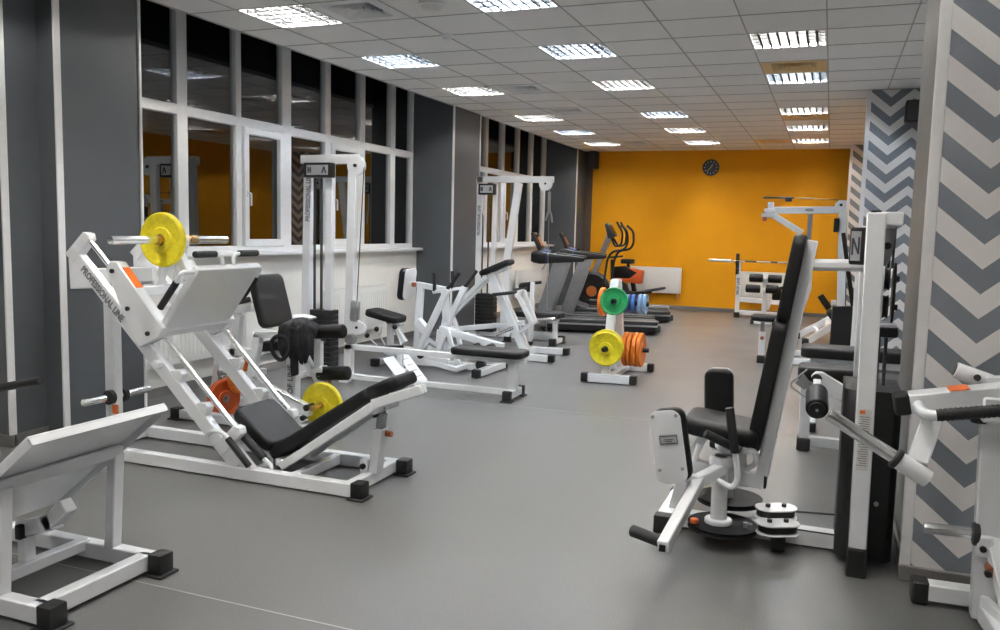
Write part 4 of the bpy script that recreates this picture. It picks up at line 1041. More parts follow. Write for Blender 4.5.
def leg_curl_bench():
    Y = 10.4
    t = thing('leg_curl_bench', 'low bench with black pad and white legs in front of the treadmills', 'exercise bench', (-3.5, Y, 0))
    b = MB(); b.pad((-3.53, Y, 0.395), (0.68, 0.32, 0.075)); b.build('bench_pad', 'vinyl', t)
    b = MB(); b.bar((-3.85, Y, 0.335), (-3.24, Y, 0.335), 0.06, 0.05); b.bar((-3.27, Y - 0.05, 0.33), (-3.27, Y - 0.05, 0.06), 0.06); b.bar((-3.27, Y - 0.10, 0.05), (-3.27, Y + 0.20, 0.05), 0.06); b.bar((-4.0, Y, 0.14), (-3.27, Y, 0.14), 0.05); b.bar((-3.95, Y, 0.05), (-3.85, Y, 0.335), 0.06)
    b.build('frame', 'white', t)
    foot(t, (-3.27, Y - 0.14, 0), (0.085, 0.08, 0.10)); foot(t, (-3.27, Y + 0.24, 0), (0.085, 0.08, 0.10)); foot(t, (-3.95, Y, 0), (0.085, 0.08, 0.07))
    y = Y - 0.22
    b = MB(); b.bar((-3.55, y, 0.06), (-3.53, y, 0.83), 0.06); b.bar((-3.53, y, 0.30), (-3.53, Y, 0.30), 0.05); k = b.build('upright', 'white', t)
    foot(k, (-3.555, y, 0.0), (0.065, 0.065, 0.06), False)
    b = MB(); b.rod((-3.53, y, 0.335), (-3.22, y, 0.37), 0.022, bev=0.003); b.build('plate_peg', 'chrome', t)
    b = MB(); b.rod((-3.70, y, 0.79), (-3.42, y, 0.83), 0.02, bev=0.004); b.build('handle', 'foam', t)
    b = MB(); b.pad((-3.66, y + 0.12, 0.74), (0.20, 0.12, 0.10)); b.build('roller_pad', 'vinyl', t)
    return t
leg_curl_bench()

# ================================================================== plate tree with coloured plates
def plate_tree():
    t = thing('plate_tree', 'small white A-shaped weight rack holding coloured plates, on the open floor', 'weight rack', (-1.98, 8.44, 0))
    b = MB()
    b.bar((-2.17, 8.0, 0.05), (-1.76, 8.04, 0.05), 0.07, 0.085); b.bar((-2.17, 8.86, 0.05), (-1.76, 8.90, 0.05), 0.07, 0.085); b.bar((-1.97, 8.02, 0.05), (-1.97, 8.88, 0.05), 0.06, 0.06)
    b.build('base_frame', 'white', t)
    for x, y in ((-2.205, 8.0), (-1.725, 8.04), (-2.205, 8.86), (-1.725, 8.90)):
        foot(t, (x, y, 0), (0.065, 0.08, 0.095), False)
    for y0, y1 in ((8.10, 8.40), (8.78, 8.50)):
        b = MB(); b.bar((-2.02, y0, 0.06), (-2.03, y1, 1.0), 0.085, 0.06, up=(0, 1, 0)); b.build('leg', 'white', t)
    b = MB(); b.bar((-2.03, 8.38, 0.98), (-2.03, 8.52, 0.98), 0.07); b.bar((-2.02, 8.2, 0.35), (-2.02, 8.68, 0.35), 0.05); b.bar((-2.02, 8.3, 0.78), (-2.02, 8.58, 0.78), 0.05); b.build('crossbar', 'white', t)
    for p, q in (((-1.99, 8.22, 0.345), (-2.005, 7.93, 0.345)), ((-1.965, 8.33, 0.80), (-1.955, 8.03, 0.815)), ((-2.0, 8.44, 0.30), (-1.66, 8.44, 0.30)), ((-2.0, 8.44, 0.77), (-1.68, 8.44, 0.77)), ((-2.04, 8.44, 0.77), (-2.30, 8.44, 0.77)), ((-2.04, 8.44, 0.34), (-2.28, 8.44, 0.34))):
        b = MB(); b.rod(p, q, 0.024, bev=0.003); k = b.build('peg', 'black', t)
    return t
plate_tree()
G_ = 'plates on the plate tree'
weight_plate((-1.956, 8.09, 0.812), (0.03, -1, 0.05), 0.139, 0.045, 'green', 'green weight plate on the upper front peg of the plate tree', G_, 'black')
weight_plate((-2.0, 8.01, 0.345), (-0.05, -1, 0.0), 0.170, 0.045, 'yellow', 'front yellow weight plate on the lower peg of the plate tree', G_, 'black')
weight_plate((-2.011, 8.062, 0.357), (-0.05, -1, 0.0), 0.176, 0.034, 'yellow', 'yellow weight plate half hidden behind the front yellow plate of the plate tree', G_, 'black', 0.050)
for k, (x, c) in enumerate(((-1.895, 'orange'), (-1.845, 'orange'), (-1.792, 'orange'), (-1.742, 'orange'))):
    weight_plate((x, 8.44, 0.30), (1, 0, 0), 0.176 - 0.004 * (k == 1), 0.042, c, 'orange weight plate in the lower row of the plate tree, %s from the rack leg' % ('first', 'second', 'third', 'outermost')[k], G_, 'black')
for k, (x, c) in enumerate(((-1.89, 'blue'), (-1.835, 'blue'), (-1.765, 'lblue'), (-1.72, 'lblue'))):
    weight_plate((x, 8.44, 0.77), (1, 0, 0), 0.095 + 0.008 * (k > 1), 0.034, c, ('dark blue weight plate nearest the rack leg, behind the green plate', 'second dark blue weight plate on the upper right peg of the plate tree', 'pale blue weight plate, inner of two on the plate tree', 'outermost pale blue weight plate on the plate tree')[k], G_, 'black')
weight_plate((-2.16, 8.44, 0.77), (1, 0.0, 0), 0.15, 0.045, 'orange', 'orange weight plate peeping out left behind the green plate', G_, 'black')

# ================================================================== treadmills
def treadmill(loc, rz, lab):
    t = thing('treadmill', lab, 'treadmill', (0, 0, 0), 'treadmills by the orange wall')
    # local frame: belt runs along +X, console end at x = 0
    b = MB()
    b.box((0.90, 0, 0.10), (1.72, 0.80, 0.13), bev=0.03, seg=2); deck = b.build('deck', 'black', t)
    for s in (-1, 1):
        b = MB(); b.box((0.98, s * 0.345, 0.185), (1.55, 0.10, 0.035), bev=0.012, seg=2); b.build('side_rail', 'dgrey', deck)
        b = MB(); b.box((0.95, s * 0.403, 0.135), (1.62, 0.008, 0.025), bev=0.002); b.build('side_strip', 'steel', deck)
    b = MB(); b.box((0.98, 0, 0.172), (1.56, 0.58, 0.012), bev=0.004); b.build('belt', 'rubber', deck)
    for s in (-1, 1):
        b = MB(); b.box((1.765, s * 0.36, 0.10), (0.08, 0.09, 0.10), bev=0.02, seg=2); b.build('end_cap', 'dgrey', deck)
    for x in (0.12, 1.6):
        for s in (-1, 1):
            b = MB(); b.rod((x, s * 0.36, 0.0), (x, s * 0.36, 0.05), 0.03); b.build('foot', 'rubber', deck)
    b = MB(); b.prism([(-0.06, -0.36, 0.12), (0.42, -0.36, 0.16), (0.38, -0.36, 0.22), (0.15, -0.36, 0.30), (-0.04, -0.36, 0.26)], (0, 0.74, 0), bev=0.02, seg=2); b.build('motor_cover', 'dgrey', t)
    for s in (-1, 1):
        b = MB(); b.prism([(-0.08, s * 0.40 - 0.035, 0.08), (0.14, s * 0.40 - 0.035, 0.08), (0.46, s * 0.40 - 0.035, 1.06), (0.22, s * 0.40 - 0.035, 1.06)], (0, 0.07, 0), bev=0.015, seg=2); b.build('upright', 'grey', t)
        b = MB(); b.prism([(-0.10, s * 0.40 - 0.045, 1.02), (0.02, s * 0.40 - 0.045, 1.0), (0.66, s * 0.40 - 0.045, 1.05), (0.68, s * 0.40 - 0.045, 1.11), (0.06, s * 0.40 - 0.045, 1.17), (-0.08, s * 0.40 - 0.045, 1.17)], (0, 0.09, 0), bev=0.02, seg=2); b.build('handrail', 'black', t)
    b = MB(); b.prism([(-0.12, -0.44, 1.02), (0.18, -0.44, 1.05), (0.22, -0.44, 1.14), (-0.02, -0.44, 1.20), (-0.12, -0.44, 1.17)], (0, 0.88, 0), bev=0.03, seg=2); c = b.build('console_base', 'black', t)
    b = MB(); b.box((0.10, 0, 1.185), (0.14, 0.62, 0.02), rotY(0.25), bev=0.008); b.build('control_panel', 'bluegl', c)
    for y in (-0.22, 0.22):
        b = MB(); b.rod((0.17, y, 1.15), (0.17, y, 1.19), 0.035); b.build('bottle_holder', 'black', c)
    b = MB(); b.prism([(-0.02, -0.28, 1.17), (0.04, -0.28, 1.16), (-0.10, -0.28, 1.46), (-0.15, -0.28, 1.45)], (0, 0.56, 0), bev=0.015, seg=2); d = b.build('display_housing', 'black', t)
    b = MB(); b.bar((0.022, 0, 1.235), (-0.085, 0, 1.43), 0.46, 0.006, up=(1, 0, 0.5), bev=0); b.build('screen', 'screen', d)
    for y in (-0.13, 0.0, 0.13):
        b = MB(); b.bar((0.012, y, 1.265), (-0.055, y, 1.39), 0.07, 0.010, up=(1, 0, 0.5), bev=0); b.build('amber_readout', 'amber', d)
    b = MB(); b.tube([(0.12, -0.46, 1.16), (0.10, -0.47, 1.0), (0.06, -0.47, 0.92)], 0.006, seg=6); b.build('safety_cord', 'bluegl', t)
    t.location = loc; t.rotation_euler = (0, 0, rz)
    return t
treadmill((-4.08, 12.10, 0), math.radians(14), 'nearer of the two dark grey treadmills, beside the low black bench')
treadmill((-4.20, 13.85, 0), math.radians(14), 'farther dark grey treadmill, between the other treadmill and the elliptical trainer')

def elliptical():
    Y = 15.35
    t = thing('elliptical_trainer', 'black elliptical trainer with looped handles before the orange wall', 'elliptical trainer', (-3.9, Y, 0))
    b = MB(); b.lathe([(0, -0.07), (0.28, -0.07), (0.33, -0.03), (0.33, 0.03), (0.28, 0.07), (0, 0.07)], (-4.12, Y - 0.05, 0.42), (0, 1, 0)); k = b.build('flywheel_cover', 'black', t)
    b = MB(); b.lathe([(0, -0.005), (0.10, -0.005), (0.10, 0.005), (0, 0.005)], (-4.12, Y - 0.125, 0.38), (0, 1, 0)); b.build('hub_badge', 'amber', k)
    b = MB(); b.bar((-4.45, Y, 0.06), (-2.75, Y, 0.06), 0.09, 0.09); b.bar((-4.45, Y - 0.3, 0.05), (-4.45, Y + 0.3, 0.05), 0.08); b.bar((-2.78, Y - 0.3, 0.05), (-2.78, Y + 0.3, 0.05), 0.08); b.build('base_frame', 'black', t)
    for s in (-1, 1):
        b = MB(); b.bar((-3.9, Y + s * 0.2, 0.13), (-2.72, Y + s * 0.2, 0.13), 0.07, 0.05); b.build('pedal_track', 'steel', t)
        b = MB(); b.pad((-3.05 - 0.12 * s, Y + s * 0.18, 0.44 - 0.03 * s), (0.40, 0.17, 0.05), rotY(-0.22)); p = b.build('pedal', 'dgrey', t)
        b = MB(); b.bar((-4.0, Y + s * 0.16, 0.33 + 0.04 * s), (-3.1 - 0.12 * s, Y + s * 0.18, 0.40 - 0.03 * s), 0.05); b.build('pedal_arm', 'black', t)
        b = MB(); b.tube([(-3.86, Y + s * 0.27, 0.5), (-3.80, Y + s * 0.28, 1.0), (-3.72, Y + s * 0.26, 1.14), (-3.50, Y + s * 0.25, 1.18), (-3.44, Y + s * 0.25, 1.30), (-3.46, Y + s * 0.25, 1.52), (-3.58, Y + s * 0.24, 1.62)], 0.022, seg=8, fillet=0.07); b.build('moving_handle', 'black', t)
        b = MB(); b.tube([(-3.80, Y + s * 0.06, 1.40), (-3.70, Y + s * 0.14, 1.22), (-3.58, Y + s * 0.16, 1.26), (-3.56, Y + s * 0.16, 1.48), (-3.68, Y + s * 0.15, 1.68)], 0.020, seg=8, fillet=0.06); b.build('fixed_handle', 'black', t)
    b = MB(); b.bar((-4.12, Y, 0.70), (-3.83, Y, 1.46), 0.09, 0.10, up=(1, 0, 0)); b.build('mast', 'steel', t)
    b = MB(); b.prism([(-3.92, Y - 0.15, 1.64), (-3.86, Y - 0.15, 1.66), (-3.72, Y - 0.15, 1.42), (-3.84, Y - 0.15, 1.36)], (0, 0.30, 0), bev=0.02, seg=2); c = b.build('console', 'dgrey', t)
    b = MB(); b.bar((-3.84, Y, 1.62), (-3.745, Y, 1.46), 0.22, 0.02, up=(1, 0, 0.6), bev=0); b.build('screen', 'screen', c)
    return t
elliptical()
def exercise_bike():
    Y = 16.2
    t = thing('exercise_bike', 'black and orange exercise bike partly hidden behind the elliptical trainer', 'exercise bike', (-3.55, Y, 0))
    b = MB(); b.bar((-4.05, Y, 0.05), (-3.10, Y, 0.05), 0.08); b.bar((-4.05, Y - 0.25, 0.04), (-4.05, Y + 0.25, 0.04), 0.07); b.bar((-3.10, Y - 0.25, 0.04), (-3.10, Y + 0.25, 0.04), 0.07); b.bar((-3.45, Y, 0.08), (-3.62, Y, 0.75), 0.08); b.bar((-3.95, Y, 0.08), (-3.98, Y, 0.95), 0.07); b.build('frame', 'black', t)
    b = MB(); b.prism([(-3.92, Y - 0.12, 0.55), (-3.38, Y - 0.12, 0.50), (-3.36, Y - 0.12, 0.76), (-3.60, Y - 0.12, 0.80), (-3.92, Y - 0.12, 0.74)], (0, 0.24, 0), bev=0.02, seg=2); k = b.build('body_shell', 'red', t)
    b = MB(); b.prism([(-3.95, Y - 0.13, 0.60), (-3.60, Y - 0.13, 0.60), (-3.45, Y - 0.13, 0.72), (-3.70, Y - 0.13, 0.84), (-3.95, Y - 0.13, 0.82)], (0, 0.26, 0), bev=0.02, seg=2); b.build('shell_cover', 'black', k)
    b = MB(); b.lathe([(0, -0.03), (0.22, -0.03), (0.22, 0.03), (0, 0.03)], (-3.85, Y, 0.33), (0, 1, 0)); b.build('flywheel', 'dgrey', t)
    b = MB(); b.pad((-3.68, Y, 0.93), (0.26, 0.20, 0.09)); b.bar((-3.64, Y, 0.74), (-3.67, Y, 0.90), 0.05); b.build('saddle', 'vinyl', t)
    b = MB(); b.tube([(-3.82, Y - 0.2, 1.02), (-4.0, Y - 0.2, 1.0), (-4.0, Y + 0.2, 1.0), (-3.82, Y + 0.2, 1.02)], 0.02, fillet=0.05); b.build('handlebar', 'foam', t)
    return t
exercise_bike()
# ================================================================== hip abductor machine (foreground, right)
def abductor():
    Y = 4.22
    t = thing('hip_abductor_machine', 'white seated hip machine with tall black back rest and two thigh pads', 'exercise machine', (-0.3, Y, 0))
    # base
    b = MB(); b.bar((-0.68, Y, 0.05), (0.20, Y, 0.05), 0.07, 0.08); b.build('base_beam', 'white', t)
    b = MB(); b.bar((-0.69, 4.12, 0.065), (-0.69, 4.52, 0.065), 0.085, 0.07); b.build('front_crossbar', 'white', t)
    for y in (4.085, 4.555): foot(t, (-0.69, y, 0), (0.10, 0.07, 0.10), False)
    b = MB(); b.bar((-0.15, 4.10, 0.06), (-0.15, 4.36, 0.06), 0.06, 0.06); b.build('middle_crossbar', 'white', t)
    for y in (4.085, 4.375): foot(t, (-0.15, y, 0), (0.065, 0.06, 0.095), False)
    # tower
    b = MB(); b.bar((0.188, 3.935, 0.13), (0.172, 3.935, 1.60), 0.075, 0.07, up=(0, 1, 0)); k = b.build('column', 'white', t)
    b = MB(); b.box((0.188, 3.935, 0.065), (0.082, 0.078, 0.13), bev=0.006); b.build('rubber_foot', 'rubber', k)
    b = MB(); b.box((0.183, 3.8985, 0.62), (0.050, 0.002, 0.27), bev=0); p = b.build('notice_label', 'paper', k)
    b = MB(); b.box((0.170, 3.8965, 0.742), (0.022, 0.002, 0.016), bev=0); b.build('label_heading', 'sticker', p)
    for i in range(22):
        b = MB(); b.box((0.182 + 0.002 * (i % 3 - 1), 3.8967, 0.722 - i * 0.0102), (0.040 - 0.005 * (i % 3), 0.001, 0.003), bev=0); b.build('label_line', 'letter', p)
    b = MB(); b.box((0.172, 3.935, 1.604), (0.04, 0.04, 0.01), bev=0.003); b.build('column_cap', 'rubber', k)
    b = MB(); b.bar((0.17, 3.945, 1.575), (0.278, 3.945, 1.575), 0.065, 0.058); k = b.build('top_arm', 'white', t)
    b = MB(); b.bar((0.278, 3.945, 1.575), (0.281, 3.945, 1.575), 0.060, 0.052); b.build('end_cap', 'grey', k)
    b = MB(); b.bar((0.188, 4.52, 0.02), (0.172, 4.52, 1.55), 0.075, 0.06, up=(0, 1, 0)); b.build('rear_column', 'white', t)
    b = MB(); b.bar((0.175, 3.94, 1.37), (0.175, 4.52, 1.37), 0.06); b.bar((0.19, 3.94, 0.10), (0.19, 4.52, 0.10), 0.06); b.bar((0.23, 3.96, 1.56), (0.23, 4.52, 1.56), 0.05); b.build('tower_crossbar', 'white', t)
    b = MB(); b.prism([(0.205, 4.02, 1.36), (0.205, 4.02, 1.54), (0.262, 4.02, 1.54), (0.250, 4.02, 1.42), (0.235, 4.02, 1.38)], (0, 0.02, 0), bev=0.003); k = b.build('pulley_bracket', 'grey', t)
    b = MB(); b.rod((0.228, 4.0, 1.46), (0.228, 4.05, 1.46), 0.016, seg=10); b.build('bolt', 'black', k)
    b = MB(); b.bar((-0.115, Y, 1.36), (0.175, Y, 1.365), 0.055, 0.055, bev=0.018); b.build('brace_arm', 'white', t)
    stack = (0.108, 4.08)
    b = MB(); b.box((stack[0] + 0.005, stack[1], 1.455), (0.07, 0.09, 0.165), bev=0.008, seg=2); k = b.build('badge_housing', 'black', t)
    b = MB(); b.box((stack[0] - 0.006, stack[1] - 0.047, 1.455), (0.04, 0.004, 0.13), bev=0.001); b.build('badge', 'silver', k)
    b = MB()
    for (u0, v0, u1, v1) in ((-0.013, -0.04, -0.013, 0.035), (0.012, -0.035, 0.012, 0.04), (-0.013, 0.035, 0.012, -0.035)):
        b.bar((stack[0] - 0.006 + u0, stack[1] - 0.050, 1.455 + v0), (stack[0] - 0.006 + u1, stack[1] - 0.050, 1.455 + v1), 0.008, 0.003, up=(0, 1, 0), bev=0)
    b.build('badge_mark', 'ink', k)
    # weight stack shroud
    b = MB(); x0, x1, ya, yb = 0.095, 0.335, 4.02, 4.42
    b.prism([(x0, ya + 0.035, 0.04), (x0 + 0.03, ya, 0.04), (x1 - 0.03, ya, 0.04), (x1, ya + 0.035, 0.04), (x1, yb, 0.04), (x0, yb, 0.04)], (0, 0, 0.775), bev=0.004)
    k = b.build('weight_shroud', 'black', t)
    b = MB(); b.rod((0.257, 4.022, 0.31), (0.257, 4.012, 0.31), 0.010, seg=10); b.build('rivet', 'steel', k)
    for x in (0.232, 0.262):
        b = MB(); b.rod((x, Y, 0.80), (x, Y, 1.06), 0.008); b.build('guide_rod', 'dgrey', t)
    b = MB(); b.box((0.243, Y, 1.065), (0.13, 0.12, 0.045), bev=0.012, seg=2); k = b.build('top_weight', 'black', t)
    b = MB(); b.box((0.240, Y, 1.097), (0.12, 0.10, 0.022), bev=0.006); b.build('weight_plate_cover', 'white', k)
    b = MB(); b.tube([(0.252, 4.1, 1.545), (0.252, 4.12, 1.50), (0.245, 4.15, 1.36)], 0.006, seg=8); b.tube([(0.262, 4.1, 1.545), (0.262, 4.15, 1.36)], 0.005, seg=8); b.rod((0.254, 4.12, 1.50), (0.254, 4.13, 1.43), 0.013); k = b.build('cable', 'cable', t)
    for dx, m_ in ((-0.028, 'white'), (0.022, 'black')):
        b = MB(); o_ = []
        for i in range(20):
            a = 2 * PI * i / 20
            o_.append((0.250 + dx, Y + 0.06 * math.cos(a), 1.245 + 0.075 * math.sin(a) + (0.065 if math.sin(a) > 0 else -0.065)))
        b.prism(o_, (0.012, 0, 0), bev=0.002); k = b.build('pulley_cheek', m_, t)
        for z in (1.18, 1.31):
            c = MB(); c.rod((0.250 + dx + (-0.014 if dx < 0 else 0.012), Y - 0.02, z), (0.250 + dx + (0 if dx < 0 else 0.026), Y - 0.02, z), 0.014, seg=6); c.build('bolt', 'black', k)
    for z in (1.18, 1.31):
        b = MB(); b.lathe([(0.008, -0.012), (0.055, -0.012), (0.048, 0), (0.055, 0.012), (0.008, 0.012)], (0.247, Y, z), (1, 0, 0), 28); b.build('pulley_wheel', 'black', t)
    # back rest
    p0, p1 = V((-0.247, Y, 0.325)), V((-0.085, Y, 1.475))
    u = (p1 - p0).normalized()
    b = MB(); b.bar(p0, p1, 0.07, 0.06, up=(1, 0, 0)); k = b.build('back_post', 'white', t)
    q0, qm, q1 = V((-0.292, Y, 0.47)), V((-0.197, Y, 1.085)), V((-0.135, Y, 1.500))
    b = MB(); b.pad((q0 + qm) / 2, ((qm - q0).length + 0.02, 0.25, 0.068), slope(q0, qm), bev=0.015); k = b.build('back_pad', 'vinyl', t)
    b = MB(); b.pad((qm + q1) / 2 + V((0.004, 0, 0)), ((q1 - qm).length, 0.24, 0.060), slope(qm, q1), bev=0.015); b.build('head_pad', 'vinyl', k)
    # seat
    s0, s1 = V((-0.625, Y, 0.565)), V((-0.265, Y, 0.52))
    b = MB(); b.pad((s0 + s1) / 2, ((s1 - s0).length, 0.34, 0.085), slope(s0, s1), bev=0.03); b.build('seat', 'vinyl', t)
    b = MB(); b.bar((-0.64, Y, 0.345), (-0.43, Y, 0.305), 0.06, 0.06); b.bar((-0.47, Y, 0.300), (-0.235, Y, 0.298), 0.07, 0.075); b.bar((-0.665, Y, 0.08), (-0.60, Y, 0.38), 0.06, 0.05, up=(0, 1, 0)); b.bar((-0.60, Y, 0.36), (-0.52, Y, 0.52), 0.05); b.bar((-0.34, Y, 0.31), (-0.36, Y, 0.48), 0.05); b.build('seat_frame', 'white', t)
    end_cap(t, (-0.238, Y, 0.298), (1, 0, 0), 0.072, 0.014)
    # pivots, cams
    for y, s in ((4.08, -1), (4.37, 1)):
        b = MB(); b.rod((-0.43, y, 0.10), (-0.43, y, 0.40), 0.039, seg=28); b.rod((-0.43, y, 0.095), (-0.43, y, 0.122), 0.066, seg=32, bev=0.008)
        b.lathe([(0.032, 0.0), (0.056, 0.0), (0.060, 0.03), (0.056, 0.045), (0.032, 0.045)], (-0.43, y, 0.385), (0, 0, 1), 28); k = b.build('pivot_column', 'white', t)
        b = MB(); b.rod((-0.43, y, 0.40), (-0.43, y, 0.425), 0.036, seg=20); b.build('bearing', 'black', k)
        b = MB(); b.lathe([(0.0, -0.012), (0.165, -0.012), (0.155, 0.0), (0.165, 0.012), (0.0, 0.012)], (-0.41, y, 0.088 if s < 0 else 0.135), (0, 0, 1), 40); k = b.build('cam_disc', 'cam', t)
        b = MB(); b.rod((-0.30, y - 0.02, 0.098), (-0.30, y - 0.02, 0.125), 0.012, seg=8); b.rod((-0.29, y - 0.02, 0.12), (-0.27, y - 0.02, 0.12), 0.006, seg=8); b.build('cam_pin', 'steel', k) if s < 0 else b.bm.free()
    b = MB(); b.rod((-0.535, 4.02, 0.10), (-0.535, 4.02, 0.122), 0.020, seg=14, bev=0.004); b.build('selector_knob', 'sticker', t)
    # oval pulley stacks beside the cams
    def oval(c, L_, W_, z, m_, th, nm, par):
        b = MB(); pts = []
        d = V((math.cos(0.45), math.sin(0.45), 0)); w_ = V((-d.y, d.x, 0))
        for i in range(28):
            a = 2 * PI * i / 28
            pts.append(V((c[0], c[1], z)) + d * (W_ * math.cos(a) + (L_ if math.cos(a) > 0 else -L_)) + w_ * W_ * math.sin(a))
        b.prism(pts, (0, 0, th), bev=0.002); return b.build(nm, m_, par)
    for (c, z0) in (((-0.172, 4.17), 0.135), ((-0.155, 4.065), 0.095)):
        k = oval(c, 0.04, 0.062, z0 + 0.045, 'white', 0.008, 'pulley_cover', t)
        oval(c, 0.04, 0.052, z0 + 0.012, 'black', 0.030, 'pulley_wheel', k)
        oval(c, 0.04, 0.062, z0, 'white', 0.008, 'pulley_base', k)
        for s in (-1, 1):
            b = MB(); b.rod((c[0] + s * 0.036, c[1] + s * 0.018, z0 + 0.053), (c[0] + s * 0.036, c[1] + s * 0.018, z0 + 0.068), 0.013, seg=6); b.build('bolt', 'black', k)
    b = MB(); b.rod((-0.12, 4.20, 0.165), (0.11, 4.25, 0.165), 0.005, seg=8); b.rod((-0.10, 4.08, 0.12), (0.11, 4.14, 0.10), 0.004, seg=8); b.build('drive_cable', 'cable', t)
    # near arm: angled tube, foot peg, thigh pad with white backing
    b = MB(); b.bar((-0.42, 4.06, 0.375), (-0.515, 3.87, 0.350), 0.05, 0.055); b.bar((-0.505, 3.895, 0.352), (-0.572, 3.375, 0.200), 0.05, 0.055)
    b.bar((-0.505, 3.88, 0.355), (-0.62, 3.82, 0.385), 0.045, 0.04); b.build('swing_arm', 'white', t)
    b = MB(); b.rod((-0.570, 3.41, 0.207), (-0.725, 3.47, 0.217), 0.026, bev=0.008); b.build('foot_peg', 'foam', t)
    b = MB(); b.box((-0.573, 3.369, 0.198), (0.026, 0.004, 0.028), rotX(-0.27), bev=0); b.build('dark_end_plate', 'black', t)  # black plate painted as the darkness inside the open arm tube
    a0, a1, a2, a3 = V((-0.727, 3.75, 0.685)), V((-0.592, 3.75, 0.705)), V((-0.527, 3.75, 0.375)), V((-0.675, 3.75, 0.345))
    c_ = (a0 + a1 + a2 + a3) / 4; ax = ((a2 - a1) + (a3 - a0)).normalized()
    R_ = Matrix((ax, V((0, -1, 0)).cross(ax) * -1, V((0, -1, 0)))).transposed()
    if R_.determinant() < 0: R_ = Matrix((ax, V((0, -1, 0)).cross(ax), V((0, -1, 0)))).transposed()
    b = MB(); b.pad(c_ + V((0.012, 0.040, 0.006)), (0.335, 0.150, 0.065), R_, bev=0.02); k = b.build('thigh_pad', 'vinyl', t)
    b = MB(); b.pad(c_, (0.335, 0.142, 0.010), R_, bev=0.002); k2 = b.build('pad_backing', 'white', k)
    b = MB(); b.box(c_ + V((0.0, -0.007, 0.035)), (0.085, 0.002, 0.050), rotY(-0.18), bev=0); b.build('maker_plaque', 'silver', k2)
    b = MB()
    for dz, wd in ((0.052, 0.076), (0.018, 0.076), (0.036, 0.040), (0.028, 0.030)):
        b.box(c_ + V((-(dz - 0.035) * 0.18, -0.0085, dz)), (wd, 0.001, 0.004 if wd > 0.05 else 0.003), rotY(-0.18), bev=0)
    b.box(c_ + V((-0.0378, -0.0085, 0.028)), (0.003, 0.001, 0.034), rotY(-0.18), bev=0); b.box(c_ + V((0.0378, -0.0085, 0.042)), (0.003, 0.001, 0.034), rotY(-0.18), bev=0)
    b.build('plaque_print', 'ink', k2)
    for f, g in ((0.08, 0.12), (0.08, 0.88), (0.80, 0.15), (0.80, 0.85)):
        q = (a0.lerp(a3, f)).lerp(a1.lerp(a2, f), g)
        b = MB(); b.rod(q + V((0, -0.010, 0)), q + V((0, -0.002, 0)), 0.008, seg=10); b.build('screw', 'steel', k2)
    b = MB(); b.tube([(-0.56, 3.83, 0.385), (-0.53, 3.88, 0.45), (-0.515, 3.90, 0.52)], 0.012, fillet=0.03); b.build('arm_pin', 'white', t)
    # far arm
    b = MB(); b.bar((-0.43, 4.40, 0.375), (-0.50, 4.60, 0.375), 0.05, 0.055); b.bar((-0.49, 4.58, 0.375), (-0.56, 5.0, 0.25), 0.05, 0.055); b.bar((-0.50, 4.58, 0.38), (-0.51, 4.56, 0.52), 0.04); b.build('swing_arm', 'white', t)
    b = MB(); b.rod((-0.555, 4.70, 0.34), (-0.42, 4.66, 0.33), 0.030, bev=0.008); b.build('foot_peg', 'foam', t)
    b = MB(); b.pad((-0.505, 4.53, 0.615), (0.335, 0.150, 0.065), Matrix((V((0.05, 0, -1)).normalized(), V((1, 0, 0.05)).normalized(), V((0, 1, 0)))).transposed(), bev=0.02); k = b.build('thigh_pad', 'vinyl', t)
    b = MB(); b.pad((-0.505, 4.575, 0.615), (0.335, 0.142, 0.010), Matrix((V((0.05, 0, -1)).normalized(), V((1, 0, 0.05)).normalized(), V((0, 1, 0)))).transposed(), bev=0.002); b.build('pad_backing', 'white', k)
    # handles
    b = MB(); b.tube([(-0.43, 3.98, 0.335), (-0.36, 3.95, 0.315), (-0.335, 3.95, 0.36), (-0.358, 3.95, 0.50)], 0.015, fillet=0.03); k = b.build('handle_tube', 'white', t)
    b = MB(); b.rod((-0.356, 3.95, 0.485), (-0.392, 3.95, 0.695), 0.021, bev=0.004); b.build('foam_grip', 'foam', k)
    b = MB(); b.tube([(-0.33, 4.08, 0.465), (-0.28, 4.10, 0.47), (-0.27, 4.14, 0.40), (-0.34, Y, 0.33)], 0.015, fillet=0.03); k = b.build('adjuster_tube', 'white', t)
    b = MB(); b.rod((-0.50, 3.98, 0.555), (-0.345, 4.05, 0.475), 0.021, bev=0.004); b.build('foam_grip', 'foam', k)
    return t
abductor()

